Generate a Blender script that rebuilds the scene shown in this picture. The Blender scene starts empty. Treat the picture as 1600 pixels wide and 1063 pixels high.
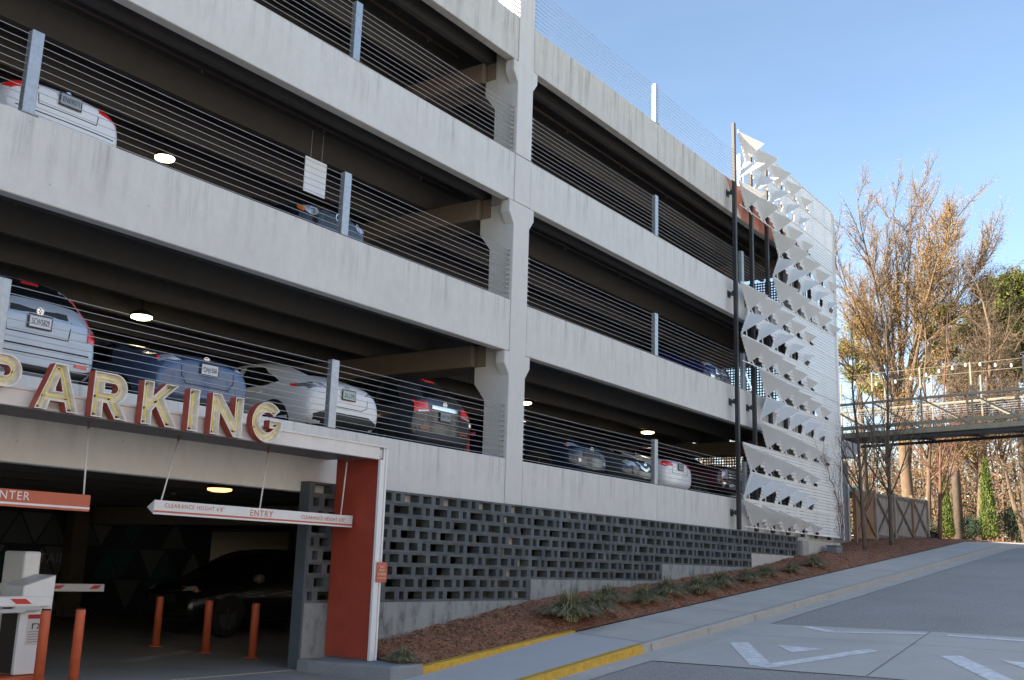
import bpy, bmesh, math, random
from mathutils import Vector, Matrix
from mathutils.geometry import delaunay_2d_cdt
from mathutils.bvhtree import BVHTree
R = math.radians
S = bpy.context.scene
COL = S.collection

# ------------------------------------------------------------------ camera, sky, sun, exposure
cd = bpy.data.cameras.new('camera')
cd.sensor_width = 36.0
cd.lens = 36.0 * 1645.2 / 1600.0
cd.clip_start, cd.clip_end = 0.1, 3000
cam = bpy.data.objects.new('camera', cd)
COL.objects.link(cam)
yaw, pit, rol = R(54.844), R(12.130), R(1.795)
fw = Vector((math.sin(yaw)*math.cos(pit), math.cos(yaw)*math.cos(pit), math.sin(pit)))
r0 = Vector((math.cos(yaw), -math.sin(yaw), 0)); u0 = r0.cross(fw)
rt = math.cos(rol)*r0 + math.sin(rol)*u0
up = -math.sin(rol)*r0 + math.cos(rol)*u0
m3 = Matrix((rt, up, -fw)).transposed()
cam.matrix_world = Matrix.Translation((0, -12.3, 0)) @ m3.to_4x4()
S.camera = cam

SUN_DIR = Vector((-0.80, 0.60, 0)).normalized()
SUN_EL = R(25)
w = bpy.data.worlds.new('World'); S.world = w; w.use_nodes = True
nt = w.node_tree; nt.nodes.clear()
sky = nt.nodes.new('ShaderNodeTexSky'); sky.sky_type = 'NISHITA'; sky.sun_disc = False
sky.sun_elevation = SUN_EL
sky.sun_rotation = math.atan2(SUN_DIR.x, SUN_DIR.y)
sky.air_density = 1.0; sky.dust_density = 0.35; sky.ozone_density = 1.0
tcw = nt.nodes.new('ShaderNodeTexCoord')
mpw = nt.nodes.new('ShaderNodeMapping'); mpw.inputs['Scale'].default_value = (2.2, 1.0, 5.0); mpw.inputs['Rotation'].default_value = (0.3, 0.5, 0.7)
nzw = nt.nodes.new('ShaderNodeTexNoise'); nzw.inputs['Scale'].default_value = 1.6; nzw.inputs['Detail'].default_value = 7; nzw.inputs['Roughness'].default_value = 0.62
rpw = nt.nodes.new('ShaderNodeValToRGB'); rpw.color_ramp.elements[0].position = 0.44; rpw.color_ramp.elements[1].position = 0.78
rpw.color_ramp.elements[1].color = (0.04, 0.04, 0.04, 1)
mxw = nt.nodes.new('ShaderNodeMix'); mxw.data_type = 'RGBA'; mxw.inputs['B'].default_value = (6.2, 6.6, 7.4, 1)
bg = nt.nodes.new('ShaderNodeBackground'); bg.inputs['Strength'].default_value = 0.100
out = nt.nodes.new('ShaderNodeOutputWorld')
L_ = nt.links.new
L_(tcw.outputs['Generated'], mpw.inputs['Vector']); L_(mpw.outputs['Vector'], nzw.inputs['Vector'])
L_(nzw.outputs['Fac'], rpw.inputs['Fac']); L_(rpw.outputs['Color'], mxw.inputs['Factor'])
L_(sky.outputs['Color'], mxw.inputs['A']); L_(mxw.outputs['Result'], bg.inputs['Color']); L_(bg.outputs['Background'], out.inputs['Surface'])

sl = bpy.data.lights.new('sun', 'SUN'); sl.energy = 5.0; sl.angle = R(0.5); sl.color = (1.0, 0.88, 0.72)
so = bpy.data.objects.new('sun', sl); COL.objects.link(so)
sd = Vector((SUN_DIR.x*math.cos(SUN_EL), SUN_DIR.y*math.cos(SUN_EL), math.sin(SUN_EL)))
so.rotation_euler = sd.to_track_quat('Z', 'Y').to_euler()
so.location = (-30, 40, 40)
S.view_settings.view_transform = 'Standard'; S.view_settings.look = 'None'
S.view_settings.exposure = 1.50; S.view_settings.gamma = 1.0
S.cycles.max_bounces = 8; S.cycles.diffuse_bounces = 5; S.cycles.transparent_max_bounces = 12
S.cycles.sample_clamp_indirect = 4.0; S.cycles.caustics_reflective = False; S.cycles.caustics_refractive = False

# ------------------------------------------------------------------ materials
MATS = {}
def rgb(h):
    h = h.lstrip('#'); v = [int(h[i:i+2], 16)/255 for i in (0, 2, 4)]
    return tuple(c/12.92 if c <= .04045 else ((c+.055)/1.055)**2.4 for c in v)
def mat(name, col, rough=0.7, metal=0.0, var=0.0, scale=3.0, bump=0.0, bscale=40.0, coat=0.0, spec=None, stretch=None, emit=None, estr=0.0):
    """principled surface with procedural colour mottling and bump in object-independent (world position) space"""
    if name in MATS: return MATS[name]
    m = bpy.data.materials.new(name); m.use_nodes = True
    t = m.node_tree; b = t.nodes['Principled BSDF']
    b.inputs['Base Color'].default_value = (*col, 1); b.inputs['Roughness'].default_value = rough
    b.inputs['Metallic'].default_value = metal; b.inputs['Coat Weight'].default_value = coat
    b.inputs['Coat Roughness'].default_value = 0.06
    if spec is not None: b.inputs['Specular IOR Level'].default_value = spec
    if emit: b.inputs['Emission Color'].default_value = (*emit, 1); b.inputs['Emission Strength'].default_value = estr
    if var or bump:
        tc = t.nodes.new('ShaderNodeTexCoord'); mp = t.nodes.new('ShaderNodeMapping')
        t.links.new(tc.outputs['Object'], mp.inputs['Vector'])
        if stretch: mp.inputs['Scale'].default_value = stretch
    if var:
        n = t.nodes.new('ShaderNodeTexNoise'); n.inputs['Scale'].default_value = scale; n.inputs['Detail'].default_value = 6; n.inputs['Roughness'].default_value = .6
        t.links.new(mp.outputs['Vector'], n.inputs['Vector'])
        r = t.nodes.new('ShaderNodeValToRGB')
        r.color_ramp.elements[0].position = .3; r.color_ramp.elements[1].position = .7
        r.color_ramp.elements[0].color = (*[c*(1-var) for c in col], 1); r.color_ramp.elements[1].color = (*[min(1, c*(1+var)) for c in col], 1)
        t.links.new(n.outputs['Fac'], r.inputs['Fac']); t.links.new(r.outputs['Color'], b.inputs['Base Color'])
    if bump:
        n2 = t.nodes.new('ShaderNodeTexNoise'); n2.inputs['Scale'].default_value = bscale; n2.inputs['Detail'].default_value = 4
        t.links.new(mp.outputs['Vector'], n2.inputs['Vector'])
        bp = t.nodes.new('ShaderNodeBump'); bp.inputs['Strength'].default_value = bump; bp.inputs['Distance'].default_value = .02
        t.links.new(n2.outputs['Fac'], bp.inputs['Height']); t.links.new(bp.outputs['Normal'], b.inputs['Normal'])
    MATS[name] = m; return m

def concrete(name, col, streak=0.5, top=1.1, mott=0.07, patches=0.0):
    """precast concrete: cloudy mottling, fine grain, rain streaks that start at the object's top edge (object z = 0) and run down"""
    m = bpy.data.materials.new(name); m.use_nodes = True
    t = m.node_tree; N = t.nodes.new; Lk = t.links.new; b = t.nodes['Principled BSDF']
    b.inputs['Roughness'].default_value = .82; b.inputs['Specular IOR Level'].default_value = .3
    tc = N('ShaderNodeTexCoord')
    def noise(sc, mpscale, det=5, rough=.6):
        mp = N('ShaderNodeMapping'); mp.inputs['Scale'].default_value = mpscale; Lk(tc.outputs['Object'], mp.inputs['Vector'])
        n = N('ShaderNodeTexNoise'); n.inputs['Scale'].default_value = sc; n.inputs['Detail'].default_value = det; n.inputs['Roughness'].default_value = rough
        Lk(mp.outputs['Vector'], n.inputs['Vector']); return n.outputs['Fac']
    def ramp(f, p0, p1, a, c):
        r = N('ShaderNodeValToRGB'); r.color_ramp.elements[0].position = p0; r.color_ramp.elements[1].position = p1
        r.color_ramp.elements[0].color = (a, a, a, 1); r.color_ramp.elements[1].color = (c, c, c, 1); Lk(f, r.inputs['Fac']); return r.outputs['Color']
    def mul(a, c):
        x = N('ShaderNodeMix'); x.data_type = 'RGBA'; x.blend_type = 'MULTIPLY'; x.inputs['Factor'].default_value = 1; Lk(a, x.inputs['A']); Lk(c, x.inputs['B']); return x.outputs['Result']
    base = N('ShaderNodeMix'); base.data_type = 'RGBA'
    base.inputs['A'].default_value = (*[c*(1-mott) for c in col], 1); base.inputs['B'].default_value = (min(1, col[0]*(1+mott)), min(1, col[1]*(1+mott)), min(1, col[2]*(1+mott*1.2)), 1)
    Lk(noise(.9, (1, 1, .8), 7, .65), base.inputs['Factor'])
    c = base.outputs['Result']
    c = mul(c, ramp(noise(5, (1, 1, .6), 6, .7), .25, .7, 1-mott*1.1, 1.0))
    # vertical rain streaks
    s = ramp(noise(2.4, (1.5, 1.5, .09), 5, .75), .49, .66, 0, 1)
    s2 = ramp(noise(.8, (1.0, 1.0, .3), 4), .42, .58, 0.12, 1)
    sx = N('ShaderNodeSeparateXYZ'); Lk(tc.outputs['Object'], sx.inputs['Vector'])
    fall = N('ShaderNodeMapRange'); fall.inputs['From Min'].default_value = -top; fall.inputs['From Max'].default_value = 0.0; fall.inputs['To Min'].default_value = .0; fall.inputs['To Max'].default_value = 1
    Lk(sx.outputs['Z'], fall.inputs['Value'])
    mm = N('ShaderNodeMath'); mm.operation = 'MULTIPLY'; Lk(s, mm.inputs[0]); Lk(s2, mm.inputs[1])
    m2 = N('ShaderNodeMath'); m2.operation = 'MULTIPLY'; Lk(mm.outputs[0], m2.inputs[0]); Lk(fall.outputs['Result'], m2.inputs[1])
    m3_ = N('ShaderNodeMath'); m3_.operation = 'MULTIPLY'; m3_.inputs[1].default_value = streak; Lk(m2.outputs[0], m3_.inputs[0])
    sm = N('ShaderNodeMix'); sm.data_type = 'RGBA'; sm.inputs['B'].default_value = (.10, .098, .092, 1); Lk(m3_.outputs[0], sm.inputs['Factor']); Lk(c, sm.inputs['A'])
    c = sm.outputs['Result']
    if patches:
        pm = N('ShaderNodeMix'); pm.data_type = 'RGBA'; pm.inputs['B'].default_value = (.07, .075, .075, 1)
        pf = N('ShaderNodeMath'); pf.operation = 'MULTIPLY'; pf.inputs[1].default_value = patches
        Lk(ramp(noise(2.4, (1.3, 1.3, .55), 6, .7), .5, .68, 0, 1), pf.inputs[0]); Lk(pf.outputs[0], pm.inputs['Factor']); Lk(c, pm.inputs['A']); c = pm.outputs['Result']
    # small bug holes / scuffs
    vz = N('ShaderNodeTexVoronoi'); vz.inputs['Scale'].default_value = 2.6; Lk(tc.outputs['Object'], vz.inputs['Vector'])
    c = mul(c, ramp(vz.outputs['Distance'], .02, .05, .72, 1.0))
    Lk(c, b.inputs['Base Color'])
    bp = N('ShaderNodeBump'); bp.inputs['Strength'].default_value = .25; bp.inputs['Distance'].default_value = .01
    Lk(noise(26, (1, 1, 1), 5), bp.inputs['Height']); Lk(bp.outputs['Normal'], b.inputs['Normal'])
    MATS[name] = m; return m

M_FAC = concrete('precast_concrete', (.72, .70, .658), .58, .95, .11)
M_ROOFFAC = concrete('weathered_precast_concrete', (.65, .62, .565), .85, 1.9, .12)
M_COL = concrete('column_concrete', (.70, .68, .645), .40, 9.0)
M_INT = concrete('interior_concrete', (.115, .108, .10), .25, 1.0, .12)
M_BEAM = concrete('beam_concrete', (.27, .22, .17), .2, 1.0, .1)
M_BASE = concrete('footing_concrete', (.33, .35, .345), .35, 1.6, .14, .75)
M_BASE2 = concrete('light_footing_concrete', (.55, .53, .49), .35, 1.0, .1)
M_BLOCK = mat('grey_block', (.105, .116, .122), .9, var=.2, scale=5, bump=.6, bscale=60)
def tint_blocks(m):
    t = m.node_tree; N = t.nodes.new; b = t.nodes['Principled BSDF']; src = b.inputs['Base Color'].links[0].from_socket
    tc = N('ShaderNodeTexCoord'); sc_ = N('ShaderNodeVectorMath'); sc_.operation = 'MULTIPLY'; sc_.inputs[1].default_value = (2.46, 0, 4.85)
    ad = N('ShaderNodeVectorMath'); ad.operation = 'ADD'; ad.inputs[1].default_value = (0, .5, .13)
    fl = N('ShaderNodeVectorMath'); fl.operation = 'FLOOR'; wn = N('ShaderNodeTexWhiteNoise')
    t.links.new(tc.outputs['Object'], sc_.inputs[0]); t.links.new(sc_.outputs[0], ad.inputs[0]); t.links.new(ad.outputs[0], fl.inputs[0]); t.links.new(fl.outputs[0], wn.inputs['Vector'])
    r = N('ShaderNodeMapRange'); r.inputs['To Min'].default_value = .78; r.inputs['To Max'].default_value = 1.25; t.links.new(wn.outputs['Value'], r.inputs['Value'])
    x = N('ShaderNodeVectorMath'); x.operation = 'SCALE'; t.links.new(src, x.inputs[0]); t.links.new(r.outputs['Result'], x.inputs['Scale']); t.links.new(x.outputs[0], b.inputs['Base Color'])
tint_blocks(M_BLOCK)
M_GALV = mat('galvanised_steel', (.42, .45, .48), .45, .6, var=.12, scale=18)
M_CABLE = mat('steel_cable', (.50, .49, .48), .45, .5)
M_WHITE = mat('white_paint', (.80, .79, .78), .45, var=.03, scale=6)
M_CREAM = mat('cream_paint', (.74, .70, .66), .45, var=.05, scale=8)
M_RED = mat('red_paint', (.40, .062, .034), .5, var=.12, scale=4)
M_LRED = mat('letter_red', (.42, .075, .048), .45, var=.08, scale=9)
M_LFACE = mat('letter_cream', (.82, .77, .70), .55, var=.18, scale=14)
M_NEON = mat('yellow_neon', (.85, .70, .12), .25, emit=(1.0, .85, .18), estr=.02)
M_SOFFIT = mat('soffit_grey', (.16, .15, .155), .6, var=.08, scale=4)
M_ORANGE = mat('orange_sign', (.55, .12, .055), .45, var=.04, scale=8)
M_BOLL = mat('bollard_orange', (.64, .13, .05), .5, var=.16, scale=5)
M_DARK = mat('black_steel', (.028, .029, .032), .5, var=.1, scale=8)
M_SCREEN = mat('white_screen_metal', (.78, .775, .76), .42, var=.03, scale=5)
M_RUBBER = mat('rubber', (.018, .018, .018), .8)
M_BLACKP = mat('black_plastic', (.02, .021, .023), .5)
M_GLASS = mat('car_glass', (.008, .009, .011), .05, spec=.6)
M_CHROME = mat('chrome', (.75, .76, .78), .15, 1.0)
M_TAIL = mat('tail_lamp', (.42, .012, .014), .12, coat=.8, emit=(1, .03, .03), estr=.06)
M_HEAD = mat('head_lamp', (.60, .64, .70), .08, .4, coat=.8)
M_AMBER = mat('amber_lamp', (.7, .16, .02), .15, coat=.6)
M_PLATE = mat('plate_white', (.72, .74, .76), .5)
M_PLATED = mat('plate_faded', (.32, .36, .38), .5)
M_INK = mat('ink', (.03, .03, .05), .6)
M_LAMP = mat('lamp_lens', (.9, .8, .6), .4, emit=(1.0, .78, .42), estr=5.0)
M_LAMPG = mat('lamp_lens_dim', (.9, .7, .4), .4, emit=(1.0, .62, .22), estr=.9)

# ------------------------------------------------------------------ mesh helpers
class MB:
    def __init__(s): s.v = []; s.f = []; s.mi = []; s.cur = 0; s.smooth = False; s.sf = []
    def add(s, vs, fs):
        o = len(s.v); s.v += [tuple(v) for v in vs]
        for f in fs: s.f.append(tuple(i+o for i in f)); s.mi.append(s.cur); s.sf.append(s.smooth)
    def box(s, x0, x1, y0, y1, z0, z1):
        s.add([(x0,y0,z0),(x1,y0,z0),(x1,y1,z0),(x0,y1,z0),(x0,y0,z1),(x1,y0,z1),(x1,y1,z1),(x0,y1,z1)],
              [(0,3,2,1),(4,5,6,7),(0,1,5,4),(1,2,6,5),(2,3,7,6),(3,0,4,7)])
    def obox(s, p0, p1, w, h, upv=(0,0,1)):
        """box bar between two points"""
        a, b = Vector(p0), Vector(p1); d = (b-a).normalized(); u = Vector(upv)
        sd_ = d.cross(u)
        if sd_.length < 1e-4: sd_ = Vector((1,0,0))
        sd_.normalize(); u = sd_.cross(d).normalized()
        c = [a + sd_*(w/2*i) + u*(h/2*j) for i, j in ((-1,-1),(1,-1),(1,1),(-1,1))]; e = [x + (b-a) for x in c]
        s.add(c+e, [(0,1,2,3),(7,6,5,4),(0,4,5,1),(1,5,6,2),(2,6,7,3),(3,7,4,0)])
    def tube(s, pts, rad, n=8, cap=True):
        pts = [Vector(p) for p in pts]; k = len(pts)
        rr = rad if isinstance(rad, (list, tuple)) else [rad]*k
        rings = []; prev = None
        for i, p in enumerate(pts):
            d = (pts[min(i+1, k-1)] - pts[max(i-1, 0)])
            if d.length < 1e-9: d = Vector((0,0,1))
            d.normalize()
            if prev is None: a = d.orthogonal().normalized()
            else:
                a = prev - d*prev.dot(d)
                a = a.normalized() if a.length > 1e-6 else d.orthogonal().normalized()
            prev = a; b = d.cross(a)
            rings.append([p + (a*math.cos(2*math.pi*j/n) + b*math.sin(2*math.pi*j/n))*rr[i] for j in range(n)])
        vs = [v for r in rings for v in r]; fs = []
        for i in range(k-1):
            for j in range(n):
                fs.append((i*n+j, i*n+(j+1) % n, (i+1)*n+(j+1) % n, (i+1)*n+j))
        if cap: fs.append(tuple(range(n-1, -1, -1))); fs.append(tuple((k-1)*n+j for j in range(n)))
        s.add(vs, fs)
    def prism(s, poly, axis, a, b):
        """extrude a 2D polygon: axis 'x' (poly = y,z), 'y' (x,z), 'z' (x,y)"""
        def P(p, t): return {'x': (t, p[0], p[1]), 'y': (p[0], t, p[1]), 'z': (p[0], p[1], t)}[axis]
        n = len(poly); vs = [P(p, a) for p in poly] + [P(p, b) for p in poly]
        s.add(vs, [tuple(range(n)), tuple(range(2*n-1, n-1, -1))] + [(i, i+n, (i+1) % n+n, (i+1) % n) for i in range(n)])
    def build(s, name, mats, parent=None, bevel=0, origin=None, recalc=True, segs=1):
        me = bpy.data.meshes.new(name)
        v = s.v
        if origin is not None: v = [(a-origin[0], b-origin[1], c-origin[2]) for a, b, c in v]
        me.from_pydata(v, [], s.f)
        for m in (mats if isinstance(mats, (list, tuple)) else [mats]): me.materials.append(m)
        me.polygons.foreach_set('material_index', s.mi); me.polygons.foreach_set('use_smooth', s.sf)
        if recalc and len(s.f) < 60000:
            bm = bmesh.new(); bm.from_mesh(me); bmesh.ops.recalc_face_normals(bm, faces=bm.faces); bm.to_mesh(me); bm.free()
        me.update()
        o = bpy.data.objects.new(name, me); COL.objects.link(o)
        if origin is not None: o.location = origin
        if parent is not None:
            o.parent = parent
            if origin is not None: o.location = Vector(origin) - wloc(parent)
            elif wloc(parent).length > 0 and not getattr(s, 'local', False): o.location = -wloc(parent)
        if bevel:
            bv = o.modifiers.new('bevel', 'BEVEL'); bv.width = bevel; bv.segments = segs; bv.limit_method = 'ANGLE'
        return o
def wloc(o):
    l = Vector(o.location)
    while o.parent is not None: o = o.parent; l = l + Vector(o.location)
    return l
def tag(o, label=None, cat=None, group=None, kind=None):
    if label: o['label'] = label
    if cat: o['category'] = cat
    if group: o['group'] = group
    if kind: o['kind'] = kind
    return o
def thing(name, label, cat, loc=(0,0,0), group=None, rz=0):
    o = bpy.data.objects.new(name, None); COL.objects.link(o); o.location = loc; o.rotation_euler = (0,0,rz)
    o.empty_display_size = .2
    return tag(o, label, cat, group)
def local(): m = MB(); m.local = True; return m
def copy_tree(o, parent=None):
    c = o.copy(); COL.objects.link(c); c.parent = parent
    for ch in list(o.children): copy_tree(ch, c)
    return c
_tc = {}
def text_mesh(s, h, spacing=1.0):
    """flat text outline mesh: list of (x,y) verts, faces, width; cap height about h"""
    key = (s, spacing)
    if key not in _tc:
        cu = bpy.data.curves.new('t', 'FONT'); cu.body = s; cu.size = 1.0; cu.space_character = spacing; cu.resolution_u = 3
        o = bpy.data.objects.new('t', cu); COL.objects.link(o)
        dg = bpy.context.evaluated_depsgraph_get(); me = bpy.data.meshes.new_from_object(o.evaluated_get(dg))
        vs = [(v.co.x, v.co.y) for v in me.vertices]; fs = [tuple(p.vertices) for p in me.polygons]
        bpy.data.objects.remove(o); bpy.data.curves.remove(cu); bpy.data.meshes.remove(me)
        x0 = min(v[0] for v in vs); vs = [((x-x0)/.7, y/.7) for x, y in vs]
        _tc[key] = (vs, fs, max(v[0] for v in vs))
    vs, fs, wd = _tc[key]
    return [(x*h, y*h) for x, y in vs], fs, wd*h
def put_text(mb, s, h, origin, ux=(1,0,0), uz=(0,0,1), center=False, spacing=1.0, width=None):
    vs, fs, wd = text_mesh(s, h, spacing)
    kx = 1.0 if width is None else width/wd
    o = Vector(origin); ux, uz = Vector(ux), Vector(uz); sh = -wd*kx/2 if center else 0
    mb.add([o + ux*(x*kx+sh) + uz*y for x, y in vs], fs)
def inside(p, loops):
    c = False
    for lp in loops:
        n = len(lp)
        for i in range(n):
            a, b = lp[i], lp[(i+1) % n]
            if (a[1] > p[1]) != (b[1] > p[1]) and p[0] < (b[0]-a[0])*(p[1]-a[1])/(b[1]-a[1])+a[0]: c = not c
    return c
def triangulate(loops, grid=None):
    vs = []; es = []
    for lp in loops:
        o = len(vs); n = len(lp); vs += [Vector(p) for p in lp]; es += [(o+i, o+(i+1) % n) for i in range(n)]
    if grid:
        xs = [v.x for v in vs]; ys = [v.y for v in vs]
        x = min(xs)+grid*.5
        while x < max(xs):
            y = min(ys)+grid*.5
            while y < max(ys):
                if inside((x, y), loops): vs.append(Vector((x, y)))
                y += grid
            x += grid
    r = delaunay_2d_cdt(vs, es, [], 0, 1e-5)
    ov = [(v.x, v.y) for v in r[0]]
    fs = [tuple(f) for f in r[2] if inside((sum(ov[i][0] for i in f)/len(f), sum(ov[i][1] for i in f)/len(f)), loops)]
    return ov, fs
def interp(tab, x):
    if x <= tab[0][0]: return tab[0][1]
    for (a, b), (c, d) in zip(tab, tab[1:]):
        if x <= c: return b+(d-b)*(x-a)/(c-a)
    return tab[-1][1]

# ------------------------------------------------------------------ ground, street
def zroad(x): return interp([(-999, -1.80), (12, -1.80), (49, 1.40), (62, 1.85), (80, 2.0), (999, 2.0)], x)
def zside(x): return zroad(x)+.22 - .12*max(0, min(1, (17-x)/5))
def zout(x): return zroad(x)+.14 - .05*max(0, min(1, (17-x)/5))
def zwall(x): return interp([(11, -1.42), (13.7, -1.26), (18.1, -.66), (23.9, -.24), (29.6, .17), (33.5, .62), (38.5, 1.02), (43, 1.45), (54, 1.95), (70, 2.1)], x)
def frange(a, b, n): return [a+(b-a)*i/n for i in range(n+1)]

def mat_asphalt():
    m = mat('asphalt', (.105, .107, .118), .9, var=.16, scale=.8, bump=.6, bscale=120)
    return m
def surf(name, col, dark=.25, grain=90, scale=1.2, rough=.85, speck=.5):
    """paving: large blotches + fine aggregate speckle"""
    m = bpy.data.materials.new(name); m.use_nodes = True; t = m.node_tree; N = t.nodes.new; Lk = t.links.new; b = t.nodes['Principled BSDF']
    b.inputs['Roughness'].default_value = rough; b.inputs['Specular IOR Level'].default_value = .3
    tc = N('ShaderNodeTexCoord')
    n1 = N('ShaderNodeTexNoise'); n1.inputs['Scale'].default_value = scale; n1.inputs['Detail'].default_value = 8; n1.inputs['Roughness'].default_value = .62; Lk(tc.outputs['Object'], n1.inputs['Vector'])
    n2 = N('ShaderNodeTexNoise'); n2.inputs['Scale'].default_value = grain; n2.inputs['Detail'].default_value = 3; Lk(tc.outputs['Object'], n2.inputs['Vector'])
    a = N('ShaderNodeMix'); a.data_type = 'RGBA'; a.inputs['A'].default_value = (*[c*(1-dark) for c in col], 1); a.inputs['B'].default_value = (*[min(1, c*(1+dark)) for c in col], 1); Lk(n1.outputs['Fac'], a.inputs['Factor'])
    r = N('ShaderNodeValToRGB'); r.color_ramp.elements[0].position = .3; r.color_ramp.elements[1].position = .7
    lo, hi = 1-speck, 1+speck
    r.color_ramp.elements[0].color = (lo, lo, lo, 1); r.color_ramp.elements[1].color = (hi, hi, hi, 1); Lk(n2.outputs['Fac'], r.inputs['Fac'])
    x = N('ShaderNodeMix'); x.data_type = 'RGBA'; x.blend_type = 'MULTIPLY'; x.inputs['Factor'].default_value = 1; Lk(a.outputs['Result'], x.inputs['A']); Lk(r.outputs['Color'], x.inputs['B'])
    Lk(x.outputs['Result'], b.inputs['Base Color'])
    bp = N('ShaderNodeBump'); bp.inputs['Strength'].default_value = .4; bp.inputs['Distance'].default_value = .008; Lk(n2.outputs['Fac'], bp.inputs['Height']); Lk(bp.outputs['Normal'], b.inputs['Normal'])
    MATS[name] = m; return m
M_ASPH = surf('asphalt', (.385, .362, .335), .22, 45, .45, .9, .42)
M_WALK = surf('sidewalk_concrete', (.545, .52, .475), .20, 70, .9, .85, .10)
M_KERB = surf('kerb_concrete', (.43, .41, .37), .22, 60, 2.0, .85, .14)
M_SLAB = surf('crossing_concrete', (.58, .55, .50), .17, 70, .7, .85, .08)
M_RAMP = surf('ramp_concrete', (.53, .53, .53), .10, 70, .7, .8, .06)
M_MULCH = surf('mulch', (.27, .125, .072), .4, 17, 1.6, .95, .7)
M_STRAW = mat('pine_straw', (.42, .22, .12), .9, var=.45, scale=12)
M_EARTH = surf('leaf_litter', (.11, .085, .05), .3, 12, .4, .95, .5)
M_GFLOOR = surf('garage_floor', (.33, .32, .30), .3, 40, .7, .7, .12)
M_YEL = mat('yellow_kerb_paint', (.62, .36, .030), .6, var=.2, scale=9, bump=.3, bscale=50)
M_MARK = mat('white_road_paint', (.84, .84, .83), .7, var=.22, scale=7)

def sheet(name, xs, prof, m, kind='structure', parent=None):
    """strip along X; prof = list of (y, zfun)"""
    b = MB(); n = len(prof); b.smooth = False
    vs = [(x, y if not callable(y) else y(x), zf(x)) for x in xs for (y, zf) in prof]
    fs = [(i*n+j, (i+1)*n+j, (i+1)*n+j+1, i*n+j+1) for i in range(len(xs)-1) for j in range(n-1)]
    b.add(vs, fs)
    o = b.build(name, m, parent)
    if kind: o['kind'] = kind
    return o
XS = sorted(set(frange(-40, 12, 6) + frange(12, 50, 38) + frange(50, 110, 15) + frange(110, 700, 6)))
sheet('road', XS, [(-11.6, lambda x: zroad(x)), (-7.6, lambda x: zroad(x)+.03), (-3.88, lambda x: zroad(x)-.004)], M_ASPH)
WX = frange(12.0, 62, 100)
sheet('sidewalk', frange(17, 62, 90), [(-3.3, zout), (-1.9, zside)], M_WALK)
sheet('pavement_ramp', frange(12.05, 17, 10), [(-3.3, lambda x: zout(x)), (-1.9, lambda x: zside(x))], M_RAMP)
sheet('gutter', frange(12.05, 62, 60), [(-3.95, lambda x: zroad(x)+.006), (-3.45, lambda x: zroad(x)+.0)], M_WALK)
sheet('driveway', [-40, 11.76], [(-3.95, lambda x: -1.79), (-2.2, lambda x: -1.70), (-.2, lambda x: -1.63)], M_GFLOOR)
sheet('driveway_apron', [11.76, 12.06], [(-3.95, lambda x: -1.79), (-1.9, lambda x: -1.69)], M_WALK)
def kerb(name, x0, x1, y0, y1, ztop, zbot, m, n=40, label=None):
    b = MB(); xs = frange(x0, x1, n); vs = []; e = .025
    for x in xs:
        t, q = ztop(x), zbot(x)
        vs += [(x, y0, q), (x, y0+e*.6, t-e), (x, y0+e*1.8, t), (x, y1, t), (x, y1, q)]
    k = 5; fs = [(i*k+j, (i+1)*k+j, (i+1)*k+(j+1) % k, i*k+(j+1) % k) for i in range(n) for j in range(k)]
    fs += [tuple(range(k)), tuple(n*k+j for j in range(k-1, -1, -1))]
    b.add(vs, fs); o = b.build(name, m); o['kind'] = 'structure'; return o
kerb('kerb', 16.75, 62, -3.47, -3.30, lambda x: zout(x)+.004, lambda x: zroad(x)-.1, M_KERB, 90)
kerb('yellow_kerb', 9.6, 16.75, -3.47, -3.30, lambda x: zout(x)+.004, lambda x: zroad(x)-.1, M_YEL)
kerb('yellow_planting_kerb', 12.06, 17.1, -1.91, -1.74, lambda x: zroad(x)+.245-.02*max(0, (17-x)/5), lambda x: zroad(x)-.2, M_YEL)
# joints in the sidewalk: thin dark grooves laid as sheets
b = MB()
for i in range(18):
    x = 17.02+2.35*i
    b.add([(x, -3.3, zout(x)+.004), (x+.018, -3.3, zout(x+.018)+.004), (x+.018, -1.9, zside(x+.018)+.004), (x, -1.9, zside(x)+.004)], [(0,1,2,3)])
    b.add([(x, -3.48, zout(x)-.14), (x+.02, -3.48, zout(x)-.14), (x+.02, -3.475, zout(x)-.01), (x, -3.475, zout(x)-.01)], [(0,1,2,3)])
o = b.build('pavement_joints', mat('joint_dark', (.13, .13, .125), .95)); o['kind'] = 'structure'
# raised concrete crossing with painted chevrons
def zr(x, y):
    base = zroad(x); t = max(0, min(1, (-3.88-y)/(7.6-3.88))) if y > -7.6 else max(0, min(1, (y+11.6)/4))
    return base-.004+.034*t if y > -7.6 else base+.03*t
def road_poly(b, pts, dz, sub=1):
    b.add([(x, y, zr(x, y)+dz) for x, y in pts], [tuple(range(len(pts)))])
b = MB()
ys = frange(-3.96, -11.5, 14)
xs = frange(16.1, 21.3, 5)
vs = [(x, y, zr(x, y)+.012) for x in xs for y in ys]; n = len(ys)
b.add(vs, [(i*n+j, (i+1)*n+j, (i+1)*n+j+1, i*n+j+1) for i in range(len(xs)-1) for j in range(n-1)])
o = b.build('concrete_crossing', M_SLAB); o['kind'] = 'structure'
b = MB()
def stripe(p, q, wd):
    p, q = Vector(p), Vector(q); d = (q-p).normalized(); nn = Vector((-d.y, d.x))*wd/2; k = 6
    for i in range(k):
        a = p+(q-p)*i/k; c = p+(q-p)*(i+1)/k
        road_poly(b, [(a-nn)[:], (c-nn)[:], (c+nn)[:], (a+nn)[:]], .018)
for yo in (0, -3.62):
    stripe((18.55, -4.44+yo), (16.35, -5.75+yo), .34); stripe((16.22, -5.80+yo), (18.62, -6.82+yo), .30)
    road_poly(b, [(18.52, -5.19+yo), (18.4, -6.08+yo), (17.8, -5.7+yo)], .018)
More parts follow.
